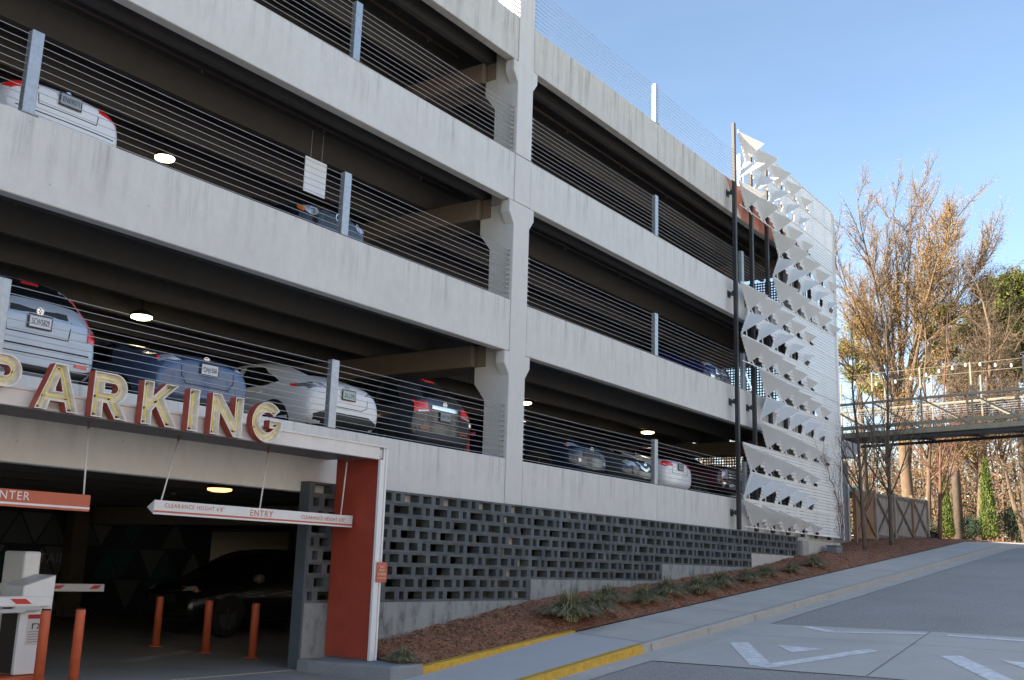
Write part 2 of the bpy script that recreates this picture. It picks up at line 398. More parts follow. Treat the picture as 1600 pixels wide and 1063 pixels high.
stripe((21.15, -4.75), (20.55, -5.5), .22); stripe((20.55, -5.5), (20.98, -7.1), .2)
stripe((20.9, -7.5), (20.75, -10.8), .2)
o = b.build('crossing_markings', M_MARK); o['kind'] = 'structure'
b = MB(); road_poly(b, [(16.12, -7.435), (16.12, -7.45), (21.28, -7.115), (21.28, -7.10)], .016)
stripe((19.6, -4.0), (19.45, -11.4), .012)
o = b.build('crossing_joints', MATS['joint_dark']); o['kind'] = 'structure'
b = MB(); random.seed(17)
def crack(x, y, dx, dy, n, wd):
    for i in range(n):
        nx_, ny_ = x+dx+random.gauss(0, .09), y+dy+random.gauss(0, .07); w_ = wd*random.uniform(.4, 1)
        l = math.hypot(nx_-x, ny_-y); px_, py_ = -(ny_-y)/l*w_, (nx_-x)/l*w_
        b.add([(x-px_, y-py_, zr(x, y)+.007), (nx_-px_, ny_-py_, zr(nx_, ny_)+.007), (nx_+px_, ny_+py_, zr(nx_, ny_)+.007), (x+px_, y+py_, zr(x, y)+.007)], [(0,1,2,3)])
        x, y = nx_, ny_
crack(24.5, -4.6, .4, -.02, 30, .004); crack(13.2, -5.2, .2, -.25, 9, .004)
o = b.build('asphalt_cracks', mat('crack_tar', (.16, .16, .16), .9)); o['kind'] = 'structure'

# mulch bed (a lumpy sheet) and everything beyond
random.seed(4)
b = MB(); xs = frange(12.62, 60, 240); vs = []
for x in xs:
    yw = -.19 if x < 37.7 else min(2.2, -.19+(x-37.7)*.8)
    for j in range(9):
        t = j/8; y = -1.9+.16*(x < 17.05)+(yw+1.9-.16*(x < 17.05))*t
        base = zside(x)+.02 if x > 17.05 else zroad(x)+.20
        z = base*(1-t)+zwall(x)*t if x < 37.7 else base*(1-t)+max(zwall(x), base)*t
        hump = .05*math.sin(math.pi*t) + random.uniform(-.034, .034)*(0 < t)
        vs.append((x, y, z+hump))
fs = [(i*9+j, (i+1)*9+j, (i+1)*9+j+1, i*9+j+1) for i in range(240) for j in range(8)]
b.add(vs, fs); o = b.build('mulch_bed', M_MULCH); o['kind'] = 'structure'
bed = o.data
b = MB(); random.seed(5)
for i in range(9000):
    x = 12.72+random.random()**1.7*30; t = random.random()
    base = zside(x)+.02 if x > 17.05 else zroad(x)+.20
    y0 = -1.85 if x > 17.05 else -1.72
    yw = -.22 if x < 37.7 else .8
    y = y0+(yw-y0)*t; z = base*(1-t)+zwall(x)*t+.05*math.sin(math.pi*t)+.008
    l = random.uniform(.03, .10); a = random.uniform(0, math.pi); wd = random.uniform(.002, .006)
    dx, dy = math.cos(a)*l, math.sin(a)*l; nx, ny = -math.sin(a)*wd, math.cos(a)*wd; h = random.uniform(-.004, .028)
    b.add([(x-nx, y-ny, z), (x+nx, y+ny, z), (x+dx+nx, y+dy+ny, z+h+.02), (x+dx-nx, y+dy-ny, z+h+.02)], [(0,1,2,3)])
o = b.build('pine_straw', M_STRAW, recalc=False); o['kind'] = 'stuff'
b = MB(); random.seed(6)
for i in range(900):
    x = 12.8+random.random()**1.6*28; t = random.random()
    base = zside(x)+.02 if x > 17.05 else zroad(x)+.20
    y0 = -1.95 if x > 17.05 else -1.72; y = y0+(-.24-y0)*t; z = base*(1-t)+zwall(x)*t+.05*math.sin(math.pi*t)+.015
    q = random.uniform(.02, .055); a = random.random()*6.3; b.cur = i % 2
    b.add([(x+q*math.cos(a), y+q*math.sin(a), z), (x+q*.5*math.cos(a+1.6), y+q*.5*math.sin(a+1.6), z+.02), (x-q*math.cos(a), y-q*math.sin(a), z+random.uniform(0, .03)), (x-q*.5*math.cos(a+1.6), y-q*.5*math.sin(a+1.6), z+.012)], [(0,1,2,3)])
o = b.build('leaf_debris', [mat('bark_chip', (.16, .08, .05), .9, var=.3), mat('dead_leaf', (.42, .27, .17), .9, var=.3)], recalc=False); o['kind'] = 'stuff'
# the wide ground sheet: reaches the horizon, dips below the garage footprint
b = MB()
gx = [-600, -200, -60, -17.7, -17.6, 0, 12, 20, 30, 37.75, 37.8, 44, 50, 56, 62, 80, 120, 250, 900]
gy = [-700, -150, -60, -30, -14, -11.55, -3.6, -1.0, -.1, -.02, 18, 36, 36.1, 60, 120, 300, 900]
def zg(x, y):
    if -17.65 < x < 37.77 and -.05 < y < 36.05: return -2.1
    if y < -11.5: return zroad(x)+.1
    if y < -.5: return zroad(x)-.25
    return max(zroad(x)+.0, -2.0)-.05 if x < 37.77 else zroad(x)+.17
b.add([(x, y, zg(x, y)) for x in gx for y in gy], [(i*len(gy)+j, (i+1)*len(gy)+j, (i+1)*len(gy)+j+1, i*len(gy)+j+1) for i in range(len(gx)-1) for j in range(len(gy)-1)])
o = b.build('ground', M_EARTH); o['kind'] = 'structure'

o = sheet('bounce_ground', XS, [(-60, lambda x: zroad(x)+.16), (-13.4, lambda x: zroad(x)+.16)], M_PLAZA) if False else sheet('bounce_ground', XS[:60], [(-26.5, lambda x: zroad(x)+.16), (-11.75, lambda x: zroad(x)+.14)], MATS['asphalt'])  # unseen ground across the street, added to bounce sunlight onto the facade
kerb('far_kerb', -40, 62, -11.75, -11.58, lambda x: zroad(x)+.145, lambda x: zroad(x)-.1, M_KERB, 60)
ob = thing('bounce_building', 'long pale building added out of view across the street to bounce sunlight', 'building', (15, -27, -2))  # out of view; put in so its pale front bounces sunlight onto the garage
b = MB(); b.box(-30, 70, -40, -26.5, -3, 11.5); b.build('wall', mat('pale_render', (.50, .49, .48), .8, var=.06, scale=1), ob)
b = MB(); b.box(-30.2, 70.2, -40.2, -26.3, 11.5, 11.8); b.build('cornice', M_WHITE, ob)
for i in range(20):
    for z in (3.0, 7.0):
        b = MB(); b.box(-28+i*4.9, -26.2+i*4.9, -26.55, -26.47, z, z+2.1); f = b.build('window', M_WHITE, ob)
        b = MB(); b.box(-27.9+i*4.9, -26.3+i*4.9, -26.48, -26.45, z+.1, z+2.0); b.build('pane', M_GLASS, f)

# ------------------------------------------------------------------ the parking garage
T = [2.13, 5.44, 8.69, 11.90]                    # spandrel tops
BT = [1.05, 4.35, 7.62, 10.85]                   # spandrel bottoms
XL, XR, YB = -17.5, 37.6, 36.0
G = thing('parking_garage', 'four storey precast concrete parking garage with open decks of parked cars', 'parking garage', (0, 0, 0))
def part_box(name, m, x0, x1, y0, y1, z0, z1, parent=None, bevel=0.012, top=True):
    b = MB(); b.box(x0, x1, y0, y1, z0, z1)
    return b.build(name, m, parent or G, bevel=bevel, origin=(x0, y0, z1))
for k in range(4):
    m = M_ROOFFAC if k == 3 else M_FAC
    for (a, c) in ((-17.1, -.22), (.42, 17.385), (18.005, 24.037), (24.043, XR)):
        part_box('spandrel_panel', m, a, c, .012, .22, BT[k], T[k])
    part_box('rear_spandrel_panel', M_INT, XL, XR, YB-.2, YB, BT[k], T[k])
# columns with corbels; joints where the filler piece sits at the third deck
def column(x0, x1, segs):
    b = MB(); ym = .62
    for z0, z1 in segs: b.box(x0, x1, 0, ym, z0, z1)
    for zb in BT[1:]:
        for sx in (-1, 1):
            xe = x0 if sx < 0 else x1
            pts = [(xe-sx*.02, zb-.012), (xe+sx*.17, zb-.012), (xe+sx*.17, zb-.27), (xe, zb-.50), (xe-sx*.02, zb-.50)]
            b.prism(pts, 'y', 0.004, .235)
    for zb in BT[1:]:                                  # rear seats under the cross beams
        zz = zb-.28
        pts = [(ym-.02, zz), (ym+.28, zz), (ym+.28, zz-.35), (ym, zz-.72), (ym-.02, zz-.72)]
        b.prism(pts, 'x', x0+.004, x1-.004)
    return b.build('column', M_COL, G, bevel=.012, origin=(x0, 0, segs[-1][1]))
for x0 in (-.19, 17.40, 34.9):
    column(x0, x0+.585, [(-2.1, BT[2]-.012), (BT[2]+.0, T[2]-.006), (T[2]+.012, 14.9 if x0 < 30 else 11.88)])
# floor decks: slab with double-tee stems that run along the facade
for k in range(4):
    b = MB(); zt = T[k]-.23
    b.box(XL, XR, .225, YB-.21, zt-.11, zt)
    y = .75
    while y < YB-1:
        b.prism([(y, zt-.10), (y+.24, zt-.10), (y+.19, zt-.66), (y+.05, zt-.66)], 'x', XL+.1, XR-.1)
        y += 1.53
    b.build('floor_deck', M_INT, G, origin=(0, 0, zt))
    for x0 in (-.19, 17.40, 34.9):
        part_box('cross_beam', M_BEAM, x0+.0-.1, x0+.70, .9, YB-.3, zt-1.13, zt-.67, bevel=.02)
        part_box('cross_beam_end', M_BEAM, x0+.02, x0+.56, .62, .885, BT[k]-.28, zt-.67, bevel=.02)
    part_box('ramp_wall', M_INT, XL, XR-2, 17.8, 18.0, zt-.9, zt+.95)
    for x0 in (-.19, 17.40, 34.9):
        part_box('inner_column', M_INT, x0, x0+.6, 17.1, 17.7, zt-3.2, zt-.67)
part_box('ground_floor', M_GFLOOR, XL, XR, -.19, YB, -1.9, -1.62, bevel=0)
part_box('darkening_end_wall', M_INT, XL-.2, XL-.005, .0, YB, -2.1, 11.9)  # unseen left end, made solid to keep light out of the decks
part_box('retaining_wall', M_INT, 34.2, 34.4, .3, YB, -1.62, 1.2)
# mural wall on the ground floor: dark wall painted with triangles, and a stair sign
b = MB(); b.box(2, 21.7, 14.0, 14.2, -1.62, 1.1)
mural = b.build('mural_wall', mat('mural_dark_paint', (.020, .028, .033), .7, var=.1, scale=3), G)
b = MB(); random.seed(9)
gm = [mat('mural_grey', (.15, .155, .155), .7), mat('mural_slate', (.10, .11, .115), .7), mat('mural_teal', (.025, .075, .075), .7)]
tw, th_ = .98, .86
for r in range(3):
    for i in range(44):
        x = 2.2+i*tw/2+(.24 if r % 2 else 0); upw = (i+r) % 2 == 0
        if x+tw > 21.6: continue
        q = random.random()
        if q < .42 or (r == 1 and 8.5 < x < 13.4): continue
        b.cur = 0 if q < .66 else (1 if q < .88 else 2)
        z0 = -1.55+r*th_; z1 = z0+th_; g = .045
        pts = [(x+g, z0+g*.6), (x+tw-g, z0+g*.6), (x+tw/2, z1-g)] if upw else [(x+g, z1-g*.6), (x+tw/2, z0+g), (x+tw-g, z1-g*.6)]
        b.add([(p[0], 13.994, p[1]) for p in pts], [(0,1,2)])
b.build('mural_triangle_pattern', gm, mural)
b = MB(); put_text(b, 'STAIRS', .25, (15.92, 13.99, -.28), width=1.14)
b.build('wall_lettering', mat('mural_letter', (.4, .41, .41), .7), mural)
part_box('service_column', mat('brown_column', (.10, .075, .055), .7, var=.15), 16.3, 16.75, 12.9, 13.3, -1.62, 1.3)
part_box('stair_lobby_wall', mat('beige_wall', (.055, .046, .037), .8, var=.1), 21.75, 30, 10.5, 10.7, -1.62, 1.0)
# white lane arrow and bay lines on the garage floor
b = MB()
b.add([(10.2, 2.2, -1.612), (10.55, 2.0, -1.612), (12.6, 3.1, -1.612), (12.4, 3.3, -1.612)], [(0,1,2,3)])
b.build('floor_arrow', mat('worn_white_line', (.42, .42, .40), .8, var=.3, scale=6), G)
for xx in (13.4, 16.1, 18.8):
    b = MB(); b.add([(xx, 2.8, -1.612), (xx+.1, 2.8, -1.612), (xx+.1, 8, -1.612), (xx, 8, -1.612)], [(0,1,2,3)])
    b.build('floor_line', mat('worn_white_line', (.42, .42, .40), .8, var=.3, scale=6), G)
# orange-red painted field on the roof spandrel behind the screen
b = MB(); b.prism([(28.55, 11.89), (35.5, 11.89), (35.5, 10.86), (29.75, 10.86)], 'y', .006, .0115)
b.build('painted_panel', mat('faded_orange_paint', (.60, .22, .14), .7, var=.22, scale=3), G)

# sprinkler and conduit runs under the decks
for k in range(4):
    zz = T[k]-.23-.66
    for (y, r, dz) in ((1.62, .028, .30), (3.05, .018, .42), (4.7, .03, .34)):
        b = MB(); b.smooth = True; b.tube([(XL+.5, y, zz+dz), (17.3, y, zz+dz)], r, 7); b.tube([(18.1, y, zz+dz), (XR-.4, y, zz+dz)], r, 7)
        x = -14.0
        while x < 36:
            b.tube([(x, y, zz+dz), (x, y, zz+.56)], .007, 5)
            if y < 2: b.tube([(x+1.2, y, zz+dz), (x+1.2, y, zz+dz-.10)], [.012, .03], 6)
            x += 2.9
        b.build('pipe_run', mat('painted_pipe', (.16, .10, .08) if y < 2 else (.2, .2, .2), .5), G)
# cable railings, one per bay and deck
def railing(x0, x1, zt, posts, label, anchors=(True, True)):
    t = thing('cable_railing', label, 'railing', (posts[0], .08, zt), 'cable railings of the parking decks')
    for px in posts:
        b = MB(); b.box(px-.085, px+.085, .03, .145, zt-.005, zt+1.15)
        b.box(px-.13, px+.13, .0, .18, zt-.004, zt+.012)
        b.build('post', M_GALV, t, bevel=.008)
    for i in range(11):
        z = zt+.055+i*.1035
        b = MB(); k = 8; pts = []
        xs = [x0]+posts+[x1]
        for a, c in zip(xs, xs[1:]):
            for j in range(5):
                s = j/5; pts.append((a+(c-a)*s, .085, z-.012*math.sin(math.pi*s)))
        pts.append((x1, .085, z))
        b.smooth = True; b.tube(pts, .0052, 5)
        if anchors[0]: b.tube([(x0, .085, z), (x0+.14, .085, z)], .016, 6)
        if anchors[1]: b.tube([(x1, .085, z), (x1-.14, .085, z)], .016, 6)
        b.build('cable', M_CABLE, t)
LV = ['lowest', 'second', 'third', 'roof']
for k in range(4):
    lv = LV[k]
    railing(.42, 17.385, T[k], [6.66, 12.44], {0: 'steel cable railing above the red PARKING letters', 1: 'steel cable railing in front of the hanging white panel', 2: 'steel cable railing at top left, below the roof spandrel', 3: 'roof edge cable railing left of the tall concrete column'}[k])
    railing(18.005, XR-.05, T[k], [24.04, 29.86], {0: 'steel cable railing above the grey block wall, right of the column', 1: 'steel cable railing on the second deck right of the column', 2: 'steel cable railing on the third deck right of the column', 3: 'roof cable railing standing against the blue sky'}[k])

# hanging white panel (back of a sign)
t = thing('blank_sign', 'blank white sign panel hanging from the ceiling behind the second deck railing', 'sign', (12.76, 1.2, 6.84))
b = MB(); b.box(12.49, 13.03, 1.19, 1.21, 6.5, 7.17); b.build('panel', mat('white_panel', (.85, .87, .9), .5, emit=None), t, bevel=.004)
b = MB(); b.tube([(12.62, 1.2, 7.16), (12.62, 1.2, 7.7)], .006, 6); b.tube([(12.9, 1.2, 7.16), (12.9, 1.2, 7.7)], .006, 6); b.build('hanger_rod', M_GALV, t)

# round ceiling lamps
def lamp(loc, label, r=.2, m=M_LAMP):
    t = thing('ceiling_light', label, 'light', loc, 'ceiling lights in the garage'); x, y, z = loc
    b = MB(); b.smooth = True; b.tube([(x, y, z+.13), (x, y, z+.06), (x, y, z+.02)], [r*.5, r*.95, r*1.05], 20); b.tube([(x, y, z+.13), (x, y, z+.7)], .02, 6)
    b.build('housing', M_DARK, t)
    b = MB(); b.smooth = True; b.tube([(x, y, z+.015), (x, y, z-.02), (x, y, z-.045)], [r*.92, r*.9, r*.55], 20); b.build('lens', m, t)
lamp((12.12, 4.82, 7.72), 'lit round ceiling lamp right of the white sedan on the second deck', .21)
lamp((12.08, 4.96, 4.48), 'lit round ceiling lamp above the blue car on the lowest deck', .22)
lamp((19.9, 11.9, 4.48), 'small distant lit ceiling lamp above the blue car', .17)
lamp((31.06, 3.96, 4.48), 'lit ceiling lamp above the white sedan right of the column', .23)
lamp((24.1, 4.16, 4.48), 'lit ceiling lamp half hidden by the concrete column edge', .2)
lamp((12.73, 3.03, 1.20), 'dim amber ceiling lamp inside the ground floor entrance', .24, M_LAMPG)
lamp((20.5, 5.2, .84), 'small lit lamp glimpsed through the block wall', .12, M_LAMPG)
# bullet camera near the entrance ceiling
t = thing('security_camera', 'grey bullet camera under the entrance ceiling beam', 'camera', (14.2, 6.0, 1.62))
b = MB(); b.smooth = True; b.tube([(13.85, 5.8, 1.30), (14.2, 6.05, 1.46)], [.085, .085], 10); b.build('camera_body', mat('camera_grey', (.4, .4, .4), .5), t)
b = MB(); b.tube([(14.1, 6.0, 1.44), (14.1, 6.0, 1.9)], .025, 6); b.build('bracket', M_DARK, t)
# red standpipe beside the column
t = thing('standpipe', 'dark red pipe standing beside the concrete column on the lowest deck', 'pipe', (17.15, .75, 1.9))
b = MB(); b.smooth = True; b.tube([(17.12, .8, 1.9), (17.12, .8, 2.75)], .05, 10); b.tube([(17.12, .8, 2.62), (17.12, .62, 2.62)], .045, 8); b.build('pipe', mat('pipe_red', (.30, .02, .03), .4), t)
b = MB(); b.tube([(17.12, .8, 2.75), (17.12, .8, 2.82)], .075, 10); b.build('valve_cap', M_CHROME, t)

# ------------------------------------------------------------------ screen wall of grey blocks on a stepped footing
bw = thing('block_wall', 'grey open screen wall of hollow concrete blocks on a stepped footing', 'wall', (11.85, -.2, -1.45))
b = MB(); ch = .2062; zt = 1.21; yF, yK = -.2, -.005
XE = [33.45]*3 + [29.6]*2 + [23.9]*2 + [18.1]*2
offs = [0.0]; sh = [-.268, -.49, -.387]
for r in range(8): offs.append(offs[-1]+sh[r % 3])
PER = 1.085; seq = [(.13, .39), (.65, .24), (1.005, .125)]     # opening start, width inside a period  (solid ribs between)
seq = [(0.0, .385), (.50, .235), (.855, .118)]
x_start = 11.86
for r in range(9):
    z1 = zt-ch*r; z0 = z1-ch; xe = XE[r]; wb = .037
    b.box(x_start, xe, yF, yK, z1-wb, z1-.004); b.box(x_start, xe, yF, yK, z0, z0+wb)
    b.box(x_start, xe, yF+.006, yK, z1-.004, z1)                                  # recessed mortar joint
    ops = []; k0 = int((x_start-14.55-offs[r])/PER)-3
    for k in range(k0, k0+32):
        for (s0, wd) in seq:
            a = 14.55-.45+offs[r]+k*PER+s0; c = a+wd
            if c > x_start+.06 and a < xe-.05: ops.append((max(a, x_start+.05), min(c, xe-.04)))
    ops.sort(); cx = x_start
    for (a, c) in ops:
        if a > cx: b.box(cx, a, yF+random.uniform(0, .004), yK, z0+wb, z1-wb)
        cx = max(cx, c)
    if cx < xe: b.box(cx, xe, yF, yK, z0+wb, z1-wb)
b.build('block_courses', M_BLOCK, bw)
b = MB(); b.box(11.82, 11.859, yF-.004, yK+.03, -1.66, zt); b.build('end_post', mat('slate_paint', (.085, .105, .12), .7, var=.1), bw, bevel=.004)
steps = [(11.86, 18.1, 9), (18.1, 23.9, 7), (23.9, 29.6, 5), (29.6, 33.45, 3)]
for i, (a, c, r) in enumerate(steps):
    b = MB(); b.box(a+.003, c, -.197, -.0, -2.2, zt-ch*r-.003); b.build('footing', M_BASE if i < 3 else M_BASE2, bw, bevel=.01, origin=(a, -.2, zt-ch*r))
b = MB(); b.box(33.46, 37.75, -.19, -.02, -1, 1.16); b.build('footing', M_BASE2, bw, bevel=.01, origin=(33.46, -.2, 1.16))
b = MB(); b.box(33.5, 34.05, -.35, -.2, .3, 1.1); b.build('buttress', mat('buttress_concrete', (.36, .35, .33), .85, var=.12), bw, bevel=.02)
t = thing('utility_box', 'low dark grey utility box on the mulch below the screen', 'utility box', (35.9, -.6, .8))
b = MB(); b.box(35.6, 36.2, -.75, -.4, .75, 1.0); b.build('box', mat('box_grey', (.16, .17, .18), .6, var=.1), t, bevel=.02)
b = MB(); b.box(35.58, 36.22, -.77, -.38, 1.0, 1.03); b.build('lid', mat('box_lid', (.22, .23, .24), .6), t, bevel=.008)

# ------------------------------------------------------------------ entrance canopy
cn = thing('entrance_canopy', 'white steel entrance canopy with a dark red jamb', 'canopy', (12.4, -1.2, -1.46))
FX0, FX1, FY = -6.0, 12.47, -1.2
b = MB()
b.box(FX0, FX1-.17, FY+.02, FY+.06, 1.60, 1.755)                      # fascia web
b.box(FX0, FX1, FY, FY+.09, 1.755, 1.785); b.box(FX0, FX1-.165, FY, FY+.09, 1.565, 1.60)   # flanges
b.build('fascia', M_CREAM, cn, bevel=.004)
b = MB(); b.box(FX0, FX1-.01, FY+.09, -.012, 1.74, 1.775); b.build('canopy_roof', M_CREAM, cn)
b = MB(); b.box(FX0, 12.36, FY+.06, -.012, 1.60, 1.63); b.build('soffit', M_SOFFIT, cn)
b = MB(); b.box(12.36, 12.42, FY+.06, -.215, -1.44, 1.60); b.build('jamb', M_RED, cn, bevel=.003)
b = MB()
b.box(12.31, 12.405, FY, FY+.05, -1.455, 1.565); b.box(12.405, 12.445, FY+.025, FY+.055, -1.455, 1.755); b.box(12.445, 12.475, FY, FY+.1, -1.455, 1.785)
b.box(12.30, 12.405, FY+.001, FY+.05, 1.565, 1.60) if False else None
b.build('front_post', M_WHITE, cn, bevel=.004)
b = MB(); b.prism([(11.74, -.24), (11.74, -.5), (12.03, -1.9), (12.75, -1.9), (12.75, -.24)], 'z', -1.9, -1.465)
b.build('plinth', surf('plinth_concrete', (.27, .28, .29), .2, 50, 2.5, .85, .15), cn, bevel=.025)
# PARKING letters
def arc(cx, cy, rx, ry, a0, a1, n=14): return [(cx+rx*math.cos(R(a0+(a1-a0)*i/n)), cy+ry*math.sin(R(a0+(a1-a0)*i/n))) for i in range(n+1)]
bowl = arc(.52, .665, .335, .335, -90, 90); holeb = [(.27, .56)] + arc(.50, .668, .108, .108, -90, 90, 8) + [(.27, .776)]
GL = {
 'P': ([[(0,0),(.27,0),(.27,.33)]+bowl+[(0,1)], holeb], [[(.135,.07),(.135,.87)]+arc(.51, .667, .2, .2, 90, -90, 12)+[(.135,.467)]]),
 'A': ([[(0,0),(.27,0),(.335,.2),(.665,.2),(.73,0),(1,0),(.64,1),(.36,1)], [(.405,.41),(.595,.41),(.5,.73)]], [[(.13,.06),(.43,.88),(.47,.93),(.53,.93),(.57,.88),(.87,.06)], [(.235,.305),(.765,.305)]]),
 'R': ([[(0,0),(.27,0),(.27,.33),(.36,.33),(.59,0),(.91,0),(.655,.36)]+arc(.52, .665, .335, .335, -62, 90)+[(0,1)], holeb], [[(.135,.07),(.135,.87)]+arc(.51, .667, .2, .2, 90, -90, 12)+[(.135,.467)], [(.49,.45),(.73,.08)]]),
 'K': ([[(0,0),(.27,0),(.27,.33),(.36,.44),(.66,0),(.98,0),(.56,.63),(.95,1),(.60,1),(.27,.66),(.27,1),(0,1)]], [[(.135,.07),(.135,.93)], [(.135,.38),(.78,.93)], [(.43,.56),(.80,.08)]]),
 'I': ([[(0,0),(.29,0),(.29,1),(0,1)]], [[(.145,.07),(.145,.93)]]),
 'N': ([[(0,0),(.26,0),(.26,.56),(.72,0),(.98,0),(.98,1),(.72,1),(.72,.44),(.26,1),(0,1)]], [[(.13,.07),(.13,.82),(.18,.84),(.80,.16),(.85,.18),(.85,.93)]]),
 'G': ([arc(.51, .5, .51, .515, 40, 346, 34)+[(1.02,.57),(.58,.57),(.58,.36),(.74,.36)]+arc(.51, .5, .255, .26, 318, 40, 20)], [arc(.51, .5, .38, .385, 44, 340, 26)+[(.87,.46)]]),
}
sg = thing('parking_letters', 'red sided channel letters spelling PARKING with yellow neon on the canopy edge', 'sign', (8, -1.3, 1.555))
LH = .535; LY0, LY1 = -1.225, -1.345
for ch_, lx in zip('PARKING', (5.785, 6.43, 7.13, 7.81, 8.495, 8.855, 9.545)):
    loops, neon = GL[ch_]
    root = None
    wb = MB()
    for li, lp in enumerate(loops):
        area = sum(lp[i][0]*lp[(i+1) % len(lp)][1]-lp[(i+1) % len(lp)][0]*lp[i][1] for i in range(len(lp)))
        lpx = lp if area > 0 else lp[::-1]
        if li > 0: lpx = lpx[::-1]
        n = len(lpx); th = .020
        # inward offset for the wall's thickness
        inn = []
        for i in range(n):
            p0, p1, p2 = Vector(lpx[i-1]), Vector(lpx[i]), Vector(lpx[(i+1) % n])
            d1 = (p1-p0).normalized(); d2 = (p2-p1).normalized()
            n1 = Vector((-d1.y, d1.x)); n2 = Vector((-d2.y, d2.x)); mm = (n1+n2)
            if mm.length < 1e-4: mm = n1
            mm.normalize(); kk = min(2.0, 1/max(.35, mm.dot(n1)))
            inn.append(p1+mm*th*kk)
        vs = []
        for i in range(n):
            a, c = lpx[i], inn[i]
            vs += [(lx+a[0]*LH, LY0, 1.555+a[1]*LH), (lx+a[0]*LH, LY1, 1.555+a[1]*LH), (lx+c[0]*LH, LY1, 1.555+c[1]*LH), (lx+c[0]*LH, LY0-.03, 1.555+c[1]*LH)]
        for i in range(n):
            j = (i+1) % n; o_ = len(wb.v)
            q = [vs[4*i], vs[4*j], vs[4*j+1], vs[4*i+1]]; wb.cur = 0; wb.add(q, [(0,1,2,3)])
            q = [vs[4*i+1], vs[4*j+1], vs[4*j+2], vs[4*i+2]]; wb.cur = 1; wb.add(q, [(0,1,2,3)])
            q = [vs[4*i+2], vs[4*j+2], vs[4*j+3], vs[4*i+3]]; wb.cur = 1; wb.add(q, [(0,1,2,3)])
    root = wb.build('channel_letter', [M_LRED, M_LFACE], sg, recalc=False)
    ov, fs = triangulate(loops)
    b = MB(); b.add([(lx+x*LH, LY0-.035, 1.555+y*LH) for x, y in ov], fs); b.build('letter_face', M_LFACE, root, recalc=False)
    b = MB(); b.smooth = True
    for pl in neon:
        b.tube([(lx+x*LH, LY0-.075, 1.555+y*LH) for x, y in pl], .0088, 7)
    b.build('neon_tube', M_NEON, root)
    for pl in neon:
        for q in (pl[0], pl[-1]) + ((pl[len(pl)//2],) if len(pl) > 4 else ()):
            b = MB(); b.tube([(lx+q[0]*LH, LY0-.035, 1.555+q[1]*LH), (lx+q[0]*LH, LY0-.08, 1.555+q[1]*LH)], .014, 6); b.build('tube_support', M_BLACKP, root)
# hanging direction signs
def hang_sign(x0, x1, y, z0, z1, m, label, texts, tm, stripem, rods):
    t = thing('hanging_sign', label, 'sign', ((x0+x1)/2, y, z0), 'signs hanging under the entrance canopy')
    b = MB(); b.prism([(y, z0), (y, z1), (y+.15, (z0+z1)/2)], 'x', x0, x1); bd = b.build('sign_bar', m, t, bevel=.003)
    b = MB(); b.box(x0+.002, x1-.002, y-.004, y-.001, z0+.028, z0+.052); b.build('stripe', stripem, t)
    b = MB()
    for (s, h, tx, tz, wd) in texts: put_text(b, s, h, (tx, y-.005, tz), center=True, spacing=1.15, width=wd)
    b.build('lettering', tm, t)
    for (bx, tp) in rods:
        b = MB(); b.smooth = True; b.tube([(bx, y+.03, z1-.02), tp], .011, 8); b.build('rod', M_WHITE, t)
        b = MB(); b.smooth = True; p = Vector(tp); d = (Vector((bx, y+.03, z1))-p).normalized()
        b.tube([p, p+d*.09], .016, 8); b.tube([p+d*.015, p-d*.0+Vector((0,0,.02))], .035, 8); b.build('rod_fitting', mat('rusty_fitting', (.22, .13, .09), .7, var=.3), t)
hang_sign(8.60, 12.29, -.70, .515, .70, M_WHITE, 'white hanging bar sign reading ENTRY with clearance height', [('ENTRY', .085, 10.42, .585, .42), ('CLEARANCE HEIGHT 6\'8"', .055, 9.25, .612, .98), ('CLEARANCE HEIGHT 6\'8"', .055, 11.65, .595, .92)], M_ORANGE, M_ORANGE,
          [(8.72, (9.12, -.40, 1.6)), (10.40, (10.66, -.48, 1.6)), (12.05, (12.07, -.72, 1.6))])
hang_sign(4.6, 7.68, -.70, .49, .69, M_ORANGE, 'orange hanging bar sign with white lettering at the left edge', [('ENTER', .095, 6.67, .575, .44)], M_WHITE, M_WHITE, [(7.60, (7.67, -.5, 1.6)), (5.2, (5.5, -.45, 1.6))])
# small orange notice on the frame post
t = thing('notice_sign', 'small orange private property notice on the white frame post', 'sign', (12.44, -1.23, -.15))
b = MB(); b.box(12.34, 12.57, -1.225, -1.21, -.30, -.0); b.build('plate', M_ORANGE, t, bevel=.004)
b = MB()
for s, h, z, wd in (('PRIVATE', .036, -.085, .10), ('PROPERTY', .036, -.135, .125), ('NO TRESPASSING', .04, -.195, .19), ('VIOLATORS WILL BE PROSECUTED', .022, -.245, .2)): put_text(b, s, h, (12.455, -1.2265, z), center=True, width=wd)
b.build('lettering', mat('notice_white', (.8, .62, .55), .6), t)

# ------------------------------------------------------------------ bollards, barrier gate, island
def bollard(x, y, zb, h, label, r=.068, group='orange steel bollards'):
    t = thing('bollard', label, 'bollard', (x, y, zb), group)
    b = MB(); b.smooth = True; b.tube([(x, y, zb), (x, y, zb+h-.012), (x, y, zb+h-.002), (x, y, zb+h)], [r, r, r*.96, r*.8], 20); b.build('pipe', M_BOLL, t)
    b = MB(); b.tube([(x, y, zb), (x, y, zb+.02)], [r*1.75, r*1.75], 16); b.build('base_flange', M_BOLL, t, bevel=.004)
    b = MB(); b.tube([(x, y, zb+h-.001), (x, y, zb+h+.015)], [r*.93, r*.85], 16); b.build('cap', M_RUBBER, t)
    return t
bollard(12.68, 4.35, -1.62, .88, 'orange bollard deep in the garage, leftmost of the rear three')
bollard(12.55, 2.82, -1.62, .88, 'orange bollard standing before the dark SUV front wheel')
bollard(12.55, 1.63, -1.62, .88, 'orange bollard nearest the grey block wall end')
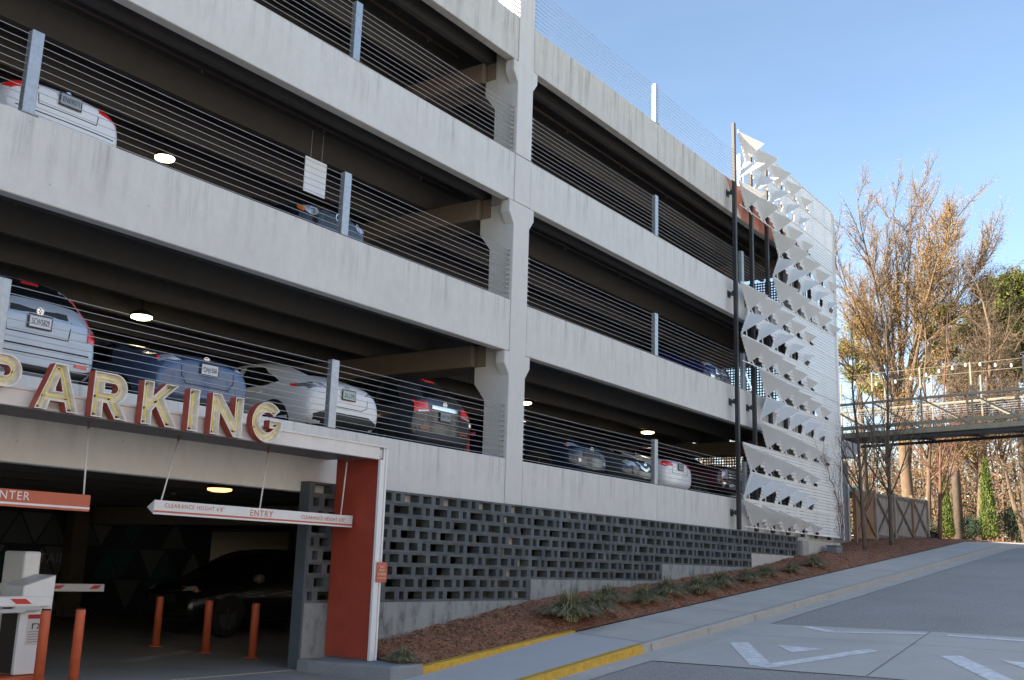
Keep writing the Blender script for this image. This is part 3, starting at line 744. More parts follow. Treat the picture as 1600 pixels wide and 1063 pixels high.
bollard(7.70, -.02, -1.72, 1.02, 'orange bollard in front of the white barrier cabinet, overlapping it', .06)
bollard(8.22, .05, -1.64, .94, 'orange bollard just right of the white barrier cabinet', .06)
t = thing('kerb_island', 'rounded orange painted island under the barrier cabinet', 'island', (8, 1, -1.66))
b = MB(); pts = arc(7.65, 2.6, .62, .5, 20, 160, 6) + arc(7.55, .55, .52, .45, 190, 350, 8); b.prism(pts, 'z', -1.72, -1.49); b.build('island_body', M_BOLL, t, bevel=.05, segs=3)
g = thing('barrier_gate', 'white parking barrier cabinet with striped arm and black side channel', 'barrier gate', (8.0, .8, -1.48))
b = MB(); b.box(7.79, 8.02, .74, 1.24, -1.485, -.0); b.build('tall_cabinet', M_WHITE, g, bevel=.03, segs=2)
b = MB(); b.prism([(7.54, -1.48), (7.94, -1.48), (7.96, -.28), (7.54, -.42)], 'y', .26, .735); b.build('cabinet', M_WHITE, g, bevel=.012)
b = MB(); b.box(7.532, 7.539, .32, .66, -1.47, -.68); b.box(7.72, 7.786, .738, .84, -1.48, -.42); b.build('black_channel', M_BLACKP, g)
b = MB(); b.box(7.64, 7.90, .255, .2595, -1.13, -.76); no = b.build('notice', mat('notice_paper', (.68, .62, .58), .7), g)
b = MB(); b.box(7.64, 7.90, .251, .2545, -.815, -.765); b.build('notice_header', mat('notice_red', (.45, .02, .03), .6), no)
b = MB(); put_text(b, 'rx', .11, (7.70, .2515, -.94), width=.15)
for i in range(5): b.box(7.66, 7.88-.03*(i % 2), .252, .2545, -.975-i*.03, -.970-i*.03)
b.build('notice_text', M_INK, no)
b = MB(); b.obox((5.2, .19, -.60), (7.88, .19, -.605), .05, .125); arm = b.build('arm', M_WHITE, g, bevel=.012)
b = MB()
for xx in (5.6, 6.6, 7.32):
    b = MB(); b.prism([(xx, -.57), (xx+.2, -.57), (xx+.29, -.632), (xx+.09, -.632)], 'y', .158, .1635); b.build('arm_stripe', mat('signal_red', (.62, .03, .025), .4), arm)
b = MB(); b.box(6.4, 7.55, .16, .22, -.74, -.69); b.box(7.4, 7.75, .17, .25, -.72, -.66); b.build('arm_rail', mat('rail_grey', (.5, .5, .51), .4), arm, bevel=.01)
g2 = thing('boom_barrier', 'second striped barrier arm reaching out behind the white cabinet', 'barrier arm', (9, 2.5, -.52))
b = MB(); b.obox((6.0, 2.5, -.50), (10.2, 2.5, -.52), .05, .115); b.build('boom', mat('boom_white', (.62, .62, .62), .5), g2, bevel=.01)
b = MB()
for xx in (6.4, 8.0, 9.30, 9.93):
    b = MB(); b.prism([(xx, -.535), (xx+.14, -.535), (xx+.22, -.482), (xx+.08, -.482)], 'y', 2.47, 2.4735); b.build('boom_stripe', MATS['signal_red'], g2)
b = MB(); b.box(5.75, 6.1, 2.3, 2.7, -1.62, -.35); b.build('cabinet', M_WHITE, g2, bevel=.02)

# ------------------------------------------------------------------ folded white metal screen at the right end of the facade
sc = thing('metal_screen', 'white slatted metal screen wall with folded triangular flaps at the garage corner', 'screen wall', (28.7, -.35, 1.3))
SY = -.35; RH = .8035; Z0 = 13.36; CW = 1.30; LEAN = .58; SX1 = 37.45
blocks = [(28.70, 0), (31.40, 3), (28.74, 6), (30.06, 9), (28.72, 12)]
M_FLAP = mat('screen_flap_metal', (.76, .755, .74), .5, var=.025, scale=4)
M_PERF = None
for (bx0, r0_) in blocks:
    slat = MB(); ncell = 5
    for r in range(3):
        zt_ = Z0-(r0_+r)*RH; zb_ = zt_-RH; sgn = 1 if r % 2 == 0 else -1
        cells = []
        for i in range(ncell):
            xa = bx0+i*CW + (0 if sgn > 0 else LEAN); xb = bx0+i*CW + (LEAN if sgn > 0 else 0)
            h_ = [1, .93, .81, .67, .50][i]; fz = .5 if sgn > 0 else .3
            xm = xa+(xb-xa)*(1-h_)
            cells.append((xa, xb, h_))
            B_ = Vector((xb, SY, zb_+.03)); A = B_.lerp(Vector((xa, SY, zt_-.03)), h_)
            ap = B_.lerp(Vector((bx0+i*CW+.52, SY-.66, zt_-fz*RH)), h_)
            fb = MB(); nrm = (B_-A).cross(ap-A).normalized()*.006
            fb.add([A+nrm, B_+nrm, ap+nrm, A-nrm, B_-nrm, ap-nrm], [(0,1,2), (5,4,3), (0,3,4,1), (1,4,5,2), (2,5,3,0)])
            fb.build('folded_flap', M_FLAP, sc)
            # slim diagonal strut across the opening
            slat.obox((xb+(xa-xb)*h_*.6+.02, SY+.02, zb_+RH*h_*.6), (xb+.46*h_, SY+.02, zb_), .05, .02, (0, 1, 0))
        ns = 8; ph = RH/ns
        for s in range(ns):
            zc0 = zb_+s*ph+.008; zc1 = zc0+ph-.0125; t = (zt_-(zc0+zc1)/2)/RH
            full = s == ns-1
            x_l = bx0 + (LEAN*t if sgn > 0 else LEAN*(1-t))
            ivs = []; cur = x_l - .03
            if not full:
                for (xa, xb, h_) in cells:
                    tt = (t-(1-h_))/h_
                    if tt < .04: continue
                    hx = xa+(xb-xa)*t+.02
                    rx = hx + (CW-.17)*h_*(min(1, tt*1.25-.05) if sgn > 0 else min(1, tt*1.7))
                    if rx > hx+.03:
                        if hx > cur: ivs.append((cur, hx))
                        cur = rx
            ivs.append((cur, SX1))
            for a, c in ivs:
                if c-a > .01: slat.box(a, c, SY-.006, SY+.012, zc0, zc1)
        # stiffening lips along the fold lines
        slat.box(bx0+(LEAN if (r % 2) else 0)-.03, SX1, SY-.028, SY-.008, zt_-.022, zt_+.004)
        xa = bx0+(0 if sgn > 0 else LEAN); xb = bx0+(LEAN if sgn > 0 else 0)
        slat.obox((xa, SY-.01, zt_), (xb, SY-.01, zb_), .05, .03)
    slat.box(bx0, SX1, SY-.028, SY-.008, zb_-.006, zb_+.02)
    slat.build('slat_panel', M_SCREEN, sc)
for i in range(7):
    px = 28.62+i*1.30
    b = MB(); b.box(px, px+.12, -.27, -.16, 1.22, 13.62 if i == 0 else 13.3-.0*i); b.build('mast', M_DARK, sc, bevel=.006)
    for z in (1.69, 4.9, 8.16, 11.35):
        b = MB(); b.box(px+.02, px+.10, -.165, .012, z-.03, z+.05); b.box(px-.03, px+.15, -.19, -.12, z-.06, z+.08); b.box(px-.04, px+.16, -.012, .010, z-.09, z+.11)
        b.build('bracket', M_DARK, sc)
b = MB(); b.box(SX1, SX1+.16, SY-.05, SY+.2, 1.25, 13.30); b.build('edge_post', M_SCREEN, sc, bevel=.008)
b = MB()
for i in range(60): b.box(SX1+.03, SX1+.13, SY-.055, SY-.048, 9.3+i*.066, 9.335+i*.066)
b.build('edge_slots', mat('slot_brown', (.35, .24, .18), .7), sc)  # thin brown strips on the face of the edge post
# perforated triangular panels closing the far end of the garage
def perf_mat():
    m = bpy.data.materials.new('perforated_steel'); m.use_nodes = True; t = m.node_tree; b = t.nodes['Principled BSDF']
    b.inputs['Base Color'].default_value = (.06, .065, .07, 1); b.inputs['Roughness'].default_value = .5
    tc = t.nodes.new('ShaderNodeTexCoord'); mp = t.nodes.new('ShaderNodeMapping'); mp.inputs['Scale'].default_value = (0.0, 9.5, 9.5)
    v = t.nodes.new('ShaderNodeTexVoronoi'); v.inputs['Scale'].default_value = 1; v.inputs['Randomness'].default_value = 0
    mt = t.nodes.new('ShaderNodeMath'); mt.operation = 'LESS_THAN'; mt.inputs[1].default_value = .33
    tr = t.nodes.new('ShaderNodeBsdfTransparent'); mx = t.nodes.new('ShaderNodeMixShader'); o = t.nodes['Material Output']
    t.links.new(tc.outputs['Object'], mp.inputs['Vector']); t.links.new(mp.outputs['Vector'], v.inputs['Vector']); t.links.new(v.outputs['Distance'], mt.inputs[0])
    t.links.new(mt.outputs[0], mx.inputs['Fac']); t.links.new(b.outputs[0], mx.inputs[1]); t.links.new(tr.outputs[0], mx.inputs[2]); t.links.new(mx.outputs[0], o.inputs['Surface'])
    return m
b = MB(); random.seed(3)
for k in range(3):
    zb_ = T[k]-.1; hh = 2.5; wd = 1.9; y = .5
    for i in range(16):
        if (i+k) % 5 == 1: y += wd/2; continue
        tri = [(y, zb_), (y+wd, zb_), (y+wd/2, zb_+hh)] if i % 2 == 0 else [(y, zb_+hh), (y+wd, zb_+hh), (y+wd/2, zb_)]
        cy_, cz_ = sum(p[0] for p in tri)/3, sum(p[1] for p in tri)/3
        tri = [(cy_+(p[0]-cy_)*.95, cz_+(p[1]-cz_)*.95) for p in tri]
        b.prism(tri, 'x', 37.7, 37.706); y += wd/2
ps = thing('perforated_panels', 'dark perforated triangular panels seen against the sky inside the far garage end', 'screen wall', (37.7, .5, 2.0))
b.build('perforated_sheet', perf_mat(), ps)
# bare creeper on the screen's lower right corner
cr = thing('creeper', 'bare reddish creeper climbing the lower right edge of the white screen', 'plant', (36.9, -.45, 1.2))
b = MB(); random.seed(12)
def vine(p, d, n, r):
    pts = [p.copy()]
    for i in range(n):
        d = (d + Vector((random.uniform(-.35, .35), 0, random.uniform(-.25, .3)))).normalized()
        p = p + d*random.uniform(.12, .22); p.y = -.40-random.uniform(0, .05)
        p.x = min(37.5, p.x); pts.append(p.copy())
        if r > .005 and random.random() < .35: vine(p.copy(), Vector((random.uniform(-1, .6), 0, random.uniform(-.4, .8))).normalized(), random.randint(2, 5), r*.55)
    b.tube(pts, [r*(1-.6*i/len(pts)) for i in range(len(pts))], 4)
for i in range(5): vine(Vector((37.1+i*.08, -.4, 1.25)), Vector((-.05, 0, 1)), 22, .012)
b.build('stem', mat('creeper_bark', (.13, .065, .055), .8, var=.3), cr)
b = MB()
for i in range(150):
    x, z = random.gauss(37.15, .22), random.uniform(2.2, 5.4); y = -.42-random.random()*.06; q = random.uniform(.02, .06); a = random.random()*6
    b.add([(x, y, z), (x+q*math.cos(a), y-.02, z+q*math.sin(a)), (x+q*math.cos(a+1), y, z+q*math.sin(a+1))], [(0,1,2)])
b.build('dry_leaves', mat('creeper_leaf', (.17, .06, .045), .8, var=.4), cr, recalc=False)

# ------------------------------------------------------------------ cars
def car_body(st, level=2):
    vs = []; fs = []
    def sec(x, zb, zl, zt_, w_, wr):
        h = [(0, zb), (.76*w_, zb), (.97*w_, zb+.09), (w_, zb+.5*(zl-zb)), (.975*w_, zl), (wr, zt_-.045), (.62*wr, zt_), (0, zt_+.02)]
        return [(x, y, z) for y, z in h] + [(x, -y, z) for y, z in h[-2:0:-1]]
    for s in st: vs += sec(*s)
    k = 14; n = len(st)
    for i in range(n-1):
        for j in range(k): fs.append((i*k+j, i*k+(j+1) % k, (i+1)*k+(j+1) % k, (i+1)*k+j))
    for base, rev in ((0, False), ((n-1)*k, True)):
        # cap: strip of quads between mirrored points
        q = []
        for j in range(1, 7):
            a, b_ = base+j, base+(14-j) % 14
            a2, b2 = base+j+1, base+(14-j-1) % 14
            if j < 6: q.append((a, a2, b2, b_))
        q.append((base, base+1, base+13)); q.append((base+6, base+7, base+8))
        fs += [tuple(reversed(f)) if rev else f for f in q]
    me = bpy.data.meshes.new('body_cage'); me.from_pydata(vs, [], fs)
    bm = bmesh.new(); bm.from_mesh(me); bmesh.ops.recalc_face_normals(bm, faces=bm.faces); bm.to_mesh(me); bm.free()
    o = bpy.data.objects.new('body_cage', me); COL.objects.link(o)
    sb = o.modifiers.new('s', 'SUBSURF'); sb.levels = sb.render_levels = level
    dg = bpy.context.evaluated_depsgraph_get(); m2 = bpy.data.meshes.new_from_object(o.evaluated_get(dg))
    bpy.data.objects.remove(o); bpy.data.meshes.remove(me)
    v = [x.co.copy() for x in m2.vertices]; f = [tuple(p.vertices) for p in m2.polygons]
    bpy.data.meshes.remove(m2)
    return v, f, BVHTree.FromPolygons(v, f)
PROF = {
 'sedan': [(.03,.42,.80,.93,.74,.60),(.10,.30,.84,1.03,.86,.66),(.30,.22,.88,1.085,.90,.70),(.75,.20,.90,1.12,.91,.70),(1.02,.20,.91,1.17,.91,.66),(1.75,.20,.92,1.42,.91,.58),(2.4,.20,.92,1.46,.91,.58),(2.95,.20,.92,1.41,.91,.58),(3.65,.20,.90,1.05,.91,.70),(4.3,.20,.80,.93,.90,.68),(4.66,.24,.66,.80,.84,.62),(4.80,.32,.56,.68,.70,.5)],
 'suv': [(.02,.46,.92,1.08,.78,.68),(.06,.34,.98,1.22,.89,.72),(.14,.28,1.0,1.34,.915,.72),(.42,.26,1.0,1.66,.92,.66),(.75,.26,1.0,1.72,.92,.66),(1.9,.26,1.0,1.75,.92,.66),(2.7,.26,1.0,1.69,.92,.66),(3.45,.26,.99,1.20,.92,.74),(4.1,.26,.93,1.08,.91,.72),(4.5,.30,.80,.95,.86,.66),(4.62,.38,.66,.80,.74,.55)],
 'cuv': [(.03,.50,.82,.98,.78,.62),(.10,.34,.88,1.10,.88,.70),(.28,.28,.94,1.17,.925,.74),(.70,.26,.98,1.32,.93,.70),(1.25,.26,.98,1.55,.93,.62),(2.0,.26,.97,1.63,.93,.62),(2.75,.26,.97,1.58,.93,.62),(3.55,.26,.95,1.14,.93,.72),(4.25,.26,.85,1.0,.91,.7),(4.65,.30,.70,.84,.84,.6),(4.78,.38,.58,.70,.72,.5)],
 'truck': [(.02,.55,.98,1.12,.86,.82),(.10,.45,1.02,1.16,.96,.86),(1.6,.42,1.04,1.18,.97,.86),(2.0,.42,1.06,1.80,.97,.72),(2.9,.42,1.06,1.88,.97,.72),(3.6,.42,1.06,1.82,.97,.74),(4.2,.42,1.06,1.30,.97,.84),(4.8,.42,1.06,1.24,.97,.86),(5.35,.42,1.04,1.20,.96,.86),(5.5,.50,.98,1.12,.90,.80)],
 'saloon_old': [(.03,.42,.80,.90,.74,.66),(.10,.30,.84,.98,.84,.70),(.9,.22,.88,1.02,.88,.72),(1.6,.22,.9,1.40,.88,.60),(2.3,.22,.9,1.43,.88,.60),(2.9,.22,.9,1.38,.88,.60),(3.5,.22,.88,1.0,.88,.72),(4.3,.24,.80,.90,.87,.72),(4.6,.28,.72,.84,.84,.70),(4.72,.34,.6,.76,.76,.62)],
}
_bodies = {}
def paint(name, col, rough=.32, metal=.0):
    return mat('car_paint_'+name, col, rough, metal, coat=.55, spec=.45)
class Car:
    def __init__(s, prof, name, label, cat, pnt, X, Y, z, rear=True, scale=(1, 1, 1)):
        if prof not in _bodies: _bodies[prof] = car_body(PROF[prof])
        s.v, s.f, s.bvh = _bodies[prof]; s.prof = prof
        s.L = max(q.x for q in s.v); s.pnt = pnt
        s.t = thing(name, label, cat, (X, Y if rear else Y+s.L*scale[0], z), 'cars parked on the garage decks', R(90) if rear else R(-90))
        s.t.scale = scale
        b = local(); b.smooth = True; b.add(s.v, s.f); s.body = b.build('body', pnt, s.t)
    def proj(s, p, axis, off, lim=9.0):
        for k in range(40):
            u, z = p
            if axis == 'rear': h = s.bvh.ray_cast(Vector((-3, u, z)), Vector((1, 0, 0)))
            elif axis == 'front': h = s.bvh.ray_cast(Vector((9, u, z)), Vector((-1, 0, 0)))
            elif axis == 'left': h = s.bvh.ray_cast(Vector((u, 4, z)), Vector((0, -1, 0)))
            elif axis == 'right': h = s.bvh.ray_cast(Vector((u, -4, z)), Vector((0, 1, 0)))
            else: h = s.bvh.ray_cast(Vector((u, z, 5)), Vector((0, 0, -1)))
            if h[0] is not None:
                if axis == 'rear' and h[0].x > lim: h = (None,)
                elif axis == 'front' and s.L-h[0].x > lim: h = (None,)
                else: return h[0]+h[1]*off
            if axis in ('rear', 'front'): p = (p[0]*.97, p[1]+(.9-p[1])*.04)
            else: p = (p[0]+(2.3-p[0])*.03, p[1]+(.8-p[1])*.03)
        return None
    def patch(s, name, poly, axis, m, off=.006, grid=.09, parent=None, lift=None):
        ov, fs = triangulate([poly], grid)
        lim = 9.0 if name in ('rear_window', 'windshield', 'brake_lamp') else .34
        pts = [s.proj(p, axis, off if lift is None else lift, lim) for p in ov]
        base = [s.proj(p, axis, -.012, lim) for p in ov]
        ok = [f for f in fs if all(pts[i] is not None for i in f)]
        pts = [p if p is not None else Vector((0,0,.8)) for p in pts]; base = [p if p is not None else Vector((0,0,.8)) for p in base]
        b = local(); b.smooth = True; b.add(pts, ok)
        # skirt so that the piece has an edge
        cnt = {}
        for f in ok:
            for i in range(3):
                e = (f[i], f[(i+1) % 3]); cnt[tuple(sorted(e))] = cnt.get(tuple(sorted(e)), 0)+1
        for e, c in cnt.items():
            if c == 1: b.add([pts[e[0]], pts[e[1]], base[e[1]], base[e[0]]], [(0,1,2,3)])
        return b.build(name, m, parent or s.t, recalc=True)
    def both(s, name, poly, axis, m, **k):
        s.patch(name, poly, axis, m, **k)
        if axis in ('rear', 'front'): s.patch(name, [(-a, c) for a, c in poly], axis, m, **k)
    def plate(s, text, zc, axis='rear', y=0, m=None, tm=None, w=.305):
        h = s.proj((y, zc), axis, .02); x = h.x + (-.012 if axis == 'rear' else .012)
        b = local(); b.box(min(x, x+.008), max(x, x+.008), y-w/2, y+w/2, zc-.076, zc+.076)
        p = b.build('licence_plate', m or M_PLATE, s.t)
        b = local(); sx = -1 if axis == 'rear' else 1
        put_text(b, text, .075, (x-.003 if sx < 0 else x+.011, y, zc-.036), ux=(0, sx, 0), center=True, width=.25)
        b.build('plate_text', tm or M_INK, p)
        b = local(); xx = x+.012 if sx < 0 else x-.004
        b.box(xx-.004, xx+.004, y-w/2-.02, y+w/2+.02, zc-.095, zc+.095); b.build('plate_frame', M_BLACKP, p)
    def emblem(s, axis, y, z, r, m=None, shape='oval'):
        h = s.proj((y, z), axis, .006); x = h.x; sx = -1 if axis == 'rear' else 1
        b = local()
        ring = arc(0, 0, r*1.25 if shape == 'oval' else r, r*.85 if shape == 'oval' else r, 0, 360, 20)[:-1]
        inn = [(a*.78, c*.78) for a, c in ring]; n = 20
        for i in range(n):
            j = (i+1) % n
            q = [(x+sx*.01, y+ring[i][0], z+ring[i][1]), (x+sx*.01, y+ring[j][0], z+ring[j][1]), (x+sx*.01, y+inn[j][0], z+inn[j][1]), (x+sx*.01, y+inn[i][0], z+inn[i][1])]
            b.add(q, [(0,1,2,3)])
            b.add([q[0], q[1], (x-sx*.01, q[1][1], q[1][2]), (x-sx*.01, q[0][1], q[0][2])], [(0,1,2,3)])
        if shape == 'H':
            for dy in (-.4, .4): b.box(x+sx*.004-.005, x+sx*.004+.005, y+dy*r-.012, y+dy*r+.012, z-r*.6, z+r*.6)
            b.box(x-.005+sx*.004, x+.005+sx*.004, y-.4*r, y+.4*r, z-.012, z+.012)
        elif shape == 'bar': b.box(x-.005+sx*.004, x+.005+sx*.004, y-r*1.2, y+r*1.2, z-.014, z+.014)
        elif shape == 'oval': b.box(x-.005+sx*.004, x+.005+sx*.004, y-r*.75, y+r*.75, z-.012, z+.012)
        else: b.box(x-.005+sx*.004, x+.005+sx*.004, y-.01, y+.01, z-r*.8, z+r*.8)
        return b.build('emblem', m or M_CHROME, s.t)
    def wheels(s, xs, r=.34, yw=.86):
        for x in xs:
            for sy in (-1, 1):
                y = sy*yw
                b = local(); b.smooth = True
                b.tube([(x, y-sy*.22, r), (x, y-sy*.20, r), (x, y-sy*.0, r), (x, y+sy*.02, r)], [r*.9, r, r, r*.9], 22); wv = b.build('wheel', M_RUBBER, s.t)
                b = local(); b.tube([(x, y+sy*.0, r), (x, y+sy*.03, r)], [r*.64, r*.58], 18)
                for a in range(5):
                    ca, sa = math.cos(a*1.2566), math.sin(a*1.2566); b.obox((x, y+sy*.03, r), (x+ca*r*.6, y+sy*.03, r+sa*r*.6), .03, .05, (0, 1, 0))
                b.build('rim', mat('alloy', (.09, .09, .095), .45, .4), wv)
                s.patch('wheel_arch', arc(x, r, r*1.18, r*1.22, 0, 180, 14), 'left' if sy > 0 else 'right', M_RUBBER, off=.004, grid=.12)
    def sides(s, wins, m=M_GLASS, seams=(), handles=()):
        for ax in ('left', 'right'):
            for wp in wins: s.patch('side_window', wp, ax, m, off=.005)
            for (x, z0, z1) in seams: s.patch('door_seam', [(x, z0), (x+.012, z0), (x+.012, z1), (x, z1)], ax, M_RUBBER, off=.002, grid=.2)
            for (x, z) in handles: s.patch('door_handle', [(x, z), (x+.17, z+.005), (x+.17, z+.03), (x, z+.03)], ax, s.pnt, off=.025, grid=.2)
    def line(s, pts, axis, wd=.012, m=None, name='panel_gap'):
        for a, c in zip(pts, pts[1:]):
            a_, c_ = Vector(a), Vector(c); d = (c_-a_).normalized(); nn = Vector((-d.y, d.x))*wd/2
            n = max(1, int((c_-a_).length/.1)); poly = [(a_+(c_-a_)*i/n-nn)[:] for i in range(n+1)]+[(a_+(c_-a_)*i/n+nn)[:] for i in range(n, -1, -1)]
            s.patch(name, poly, axis, m or M_RUBBER, off=.003, grid=None)
SEDW = [[(1.35,.98),(2.30,.985),(2.30,1.37),(1.85,1.365),(1.55,1.28)], [(2.38,.985),(3.25,.98),(2.95,1.28),(2.72,1.37),(2.38,1.38)]]
SUVW = [[(.45,1.10),(1.05,1.08),(1.05,1.56),(.72,1.56)], [(1.13,1.07),(2.05,1.06),(2.05,1.62),(1.13,1.60)], [(2.13,1.06),(3.10,1.06),(2.62,1.55),(2.13,1.60)]]
CUVW = [[(.95,1.14),(1.25,1.08),(2.05,1.05),(2.05,1.50),(1.55,1.46)], [(2.13,1.05),(3.15,1.05),(2.70,1.42),(2.13,1.50)]]
F1, F2 = 1.93, 5.20

c = Car('suv', 'silver_suv', 'pale silver blue SUV seen from behind at the left edge, lowest deck', 'car', paint('silver_blue', (.42, .50, .60), .3, .25), 7.52, .62, F1)
c.patch('rear_window', [(-.62,1.30),(.62,1.30),(.53,1.61),(.2,1.65),(-.2,1.65),(-.53,1.61)], 'rear', M_GLASS)
c.patch('brake_lamp', [(-.12,1.59),(.12,1.59),(.12,1.62),(-.12,1.62)], 'rear', M_TAIL, off=.012)
c.both('tail_light', [(.73,.90),(.86,.88),(.87,1.13),(.82,1.22),(.72,1.16)], 'rear', M_TAIL, off=.02)
c.both('tail_light', [(.72,1.18),(.81,1.24),(.71,1.60),(.665,1.60)], 'rear', M_TAIL, off=.016)
c.both('reverse_lamp', [(.735,1.0),(.865,1.0),(.865,1.10),(.735,1.10)], 'rear', M_HEAD, off=.026)
c.patch('handle_recess', [(-.42,1.13),(.42,1.13),(.40,1.22),(-.40,1.22)], 'rear', M_BLACKP, off=.004)
c.emblem('rear', 0, 1.18, .052, shape='H')
c.plate('SCW5829', 1.03); c.line([(-.47,1.12),(-.44,.86),(.44,.86),(.47,1.12)], 'rear', .014)
c.line([(-.86,.70),(.86,.70)], 'rear', .02); c.line([(-.84,.60),(.84,.60)], 'rear', .014)
c.patch('lower_bumper', [(-.80,.32),(.80,.32),(.84,.50),(-.84,.50)], 'rear', M_BLACKP, off=.01)
c.both('reflector', [(.58,.52),(.76,.52),(.76,.56),(.58,.56)], 'rear', M_TAIL, off=.02)
c.sides(SUVW, seams=((1.09,.4,1.0),(2.09,.4,1.0))); c.wheels((.92, 3.62))

c = Car('sedan', 'blue_sedan', 'slate blue sedan seen from behind, licence plate under its trunk lip', 'car', paint('slate_blue', (.075, .125, .235), .3, .2), 10.33, .60, F1)
c.patch('rear_window', [(-.55,1.19),(.55,1.19),(.46,1.38),(-.46,1.38)], 'rear', M_GLASS)
c.both('tail_light', [(.50,.93),(.80,.88),(.84,.96),(.80,1.02),(.60,1.00)], 'rear', mat('clear_tail_lamp', (.40, .42, .52), .1, .2, coat=.8), off=.015)
c.both('side_marker', [(.79,.92),(.85,.90),(.85,.99),(.80,1.0)], 'rear', M_TAIL, off=.02)
c.patch('trunk_strip', [(-.50,.94),(.50,.94),(.50,.985),(-.50,.985)], 'rear', M_BLACKP, off=.004)  # narrow black strip across the trunk lid
c.emblem('rear', 0, 1.03, .045); c.plate('QAJ1508', .86)
c.line([(.50,.99),(.49,.72),(.40,.60),(-.40,.60),(-.49,.72),(-.50,.99)], 'rear', .012)
c.patch('lower_bumper', [(-.74,.26),(.74,.26),(.80,.42),(-.80,.42)], 'rear', M_BLACKP, off=.008)
c.sides(SEDW, seams=((2.34,.35,.95),)); c.wheels((1.0, 3.85), .33)

c = Car('cuv', 'white_crossover', 'glossy white crossover behind the galvanised post and the letter G', 'car', paint('white', (.84, .84, .85), .28), 13.42, .62, F1+.0)
c.patch('rear_window', [(-.50,1.25),(.50,1.25),(.42,1.46),(-.42,1.46)], 'rear', M_GLASS)
c.both('tail_light', [(.42,.98),(.82,.94),(.86,1.02),(.84,1.09),(.60,1.06)], 'rear', mat('smoked_tail_lamp', (.30, .32, .36), .08, .3, coat=.9), off=.015)
for ax in ('left', 'right'):
    c.patch('tail_light', [(.26,.99),(.52,.985),(.66,1.06),(.30,1.06)], ax, MATS['smoked_tail_lamp'], off=.01)
    c.patch('brake_lamp', [(.46,1.0),(.58,1.0),(.64,1.045),(.48,1.045)], ax, M_TAIL, off=.016)
c.emblem('rear', 0, 1.06, .04, M_GALV, 'T'); c.plate('3LL98', .93, m=mat('plate_green_white', (.55, .64, .58), .5))
c.line([(.52,1.0),(.50,.76),(.36,.70),(-.36,.70),(-.50,.76),(-.52,1.0)], 'rear', .012)
c.patch('lower_bumper', [(-.82,.30),(.82,.30),(.78,.52),(.55,.60),(-.55,.60),(-.78,.52)], 'rear', M_BLACKP, off=.01)
c.sides(CUVW, seams=((1.15,.5,1.0),(2.09,.4,1.0)), handles=((1.3,.93),)); c.wheels((.95, 3.80), .36, .87)

c = Car('suv', 'dark_grey_suv', 'dark grey SUV seen from behind with large red tail lights, left of the column', 'car', paint('dark_grey', (.030, .034, .042), .25, .0), 16.15, .62, F1)
c.patch('rear_window', [(-.62,1.18),(.62,1.18),(.54,1.58),(-.54,1.58)], 'rear', M_GLASS)
c.patch('brake_lamp', [(-.14,1.64),(.14,1.64),(.14,1.675),(-.14,1.675)], 'rear', M_TAIL, off=.02)
c.both('tail_light', [(.50,.95),(.86,.90),(.87,1.10),(.80,1.16),(.54,1.14)], 'rear', M_TAIL, off=.02)
c.both('reverse_lamp', [(.52,.955),(.80,.915),(.80,.95),(.52,.985)], 'rear', M_HEAD, off=.026)
c.patch('chrome_strip', [(-.40,1.02),(.40,1.02),(.40,1.09),(-.40,1.09)], 'rear', M_CHROME, off=.012)
c.emblem('rear', 0, 1.15, .055); c.plate('RKD 2076', .90, m=M_PLATED)
c.line([(.52,1.1),(.50,.76),(-.50,.76),(-.52,1.1)], 'rear', .014)
c.patch('lower_bumper', [(-.82,.32),(.82,.32),(.86,.62),(-.86,.62)], 'rear', mat('bumper_grey', (.03, .033, .042), .55), off=.008)
c.both('reflector', [(.48,.60),(.74,.60),(.74,.64),(.48,.64)], 'rear', mat('amber_reflector', (.4, .09, .03), .3), off=.02)
c.sides(SUVW, seams=((1.09,.4,1.0),(2.09,.4,1.0))); c.wheels((.92, 3.62), .36)

def front(c, head, hz, grille, gm, emblem, lower=True, glass=None, bump=M_BLACKP):
    c.patch('windshield', glass, 'front', M_GLASS)
    c.both('headlight', head, 'front', M_HEAD, off=.012)
    g_ = c.patch('grille', grille, 'front', gm, off=.006)
    if lower: c.patch('lower_bumper', [(-.72,.32),(.72,.32),(.76,.46),(-.76,.46)], 'front', bump, off=.008)
    return g_
c = Car('suv', 'navy_suv', 'dark navy SUV facing out with a pale headlight, just right of the column', 'car', paint('navy', (.014, .022, .048), .22, .1), 21.75, .55, F1, rear=False)
front(c, [(.50,.88),(.78,.86),(.82,.95),(.76,1.00),(.52,.96)], 0, [(-.44,.66),(.44,.66),(.48,.94),(-.48,.94)], M_BLACKP, None, glass=[(-.62,1.24),(.62,1.24),(.54,1.58),(-.54,1.58)])
c.both('turn_lamp', [(.77,.88),(.84,.89),(.84,.96),(.78,.98)], 'front', M_AMBER, off=.02)
c.both('fog_lamp', [(.52,.52),(.62,.52),(.62,.60),(.52,.60)], 'front', M_HEAD, off=.016)
c.emblem('front', 0, .86, .065); c.sides(SUVW); c.wheels((.92, 3.62), .37)

c = Car('cuv', 'grey_crossover', 'metallic grey car facing out between the navy SUV and white sedan', 'car', paint('metal_grey', (.085, .09, .10), .25, .25), 24.35, .50, F1, rear=False)
front(c, [(.46,.66),(.74,.66),(.78,.76),(.62,.82),(.48,.76)], 0, [(-.30,.56),(.30,.56),(.40,.76),(-.40,.76)], M_BLACKP, None, glass=[(-.62,1.16),(.62,1.16),(.52,1.50),(-.52,1.50)])
c.patch('chrome_strip', [(-.24,.62),(0,.56),(.24,.62),(.36,.78),(.30,.78),(0,.62),(-.30,.78),(-.36,.78)], 'front', M_CHROME, off=.016)
c.emblem('front', 0, .74, .06, shape='bar'); c.sides(CUVW); c.wheels((.95, 3.80), .34)

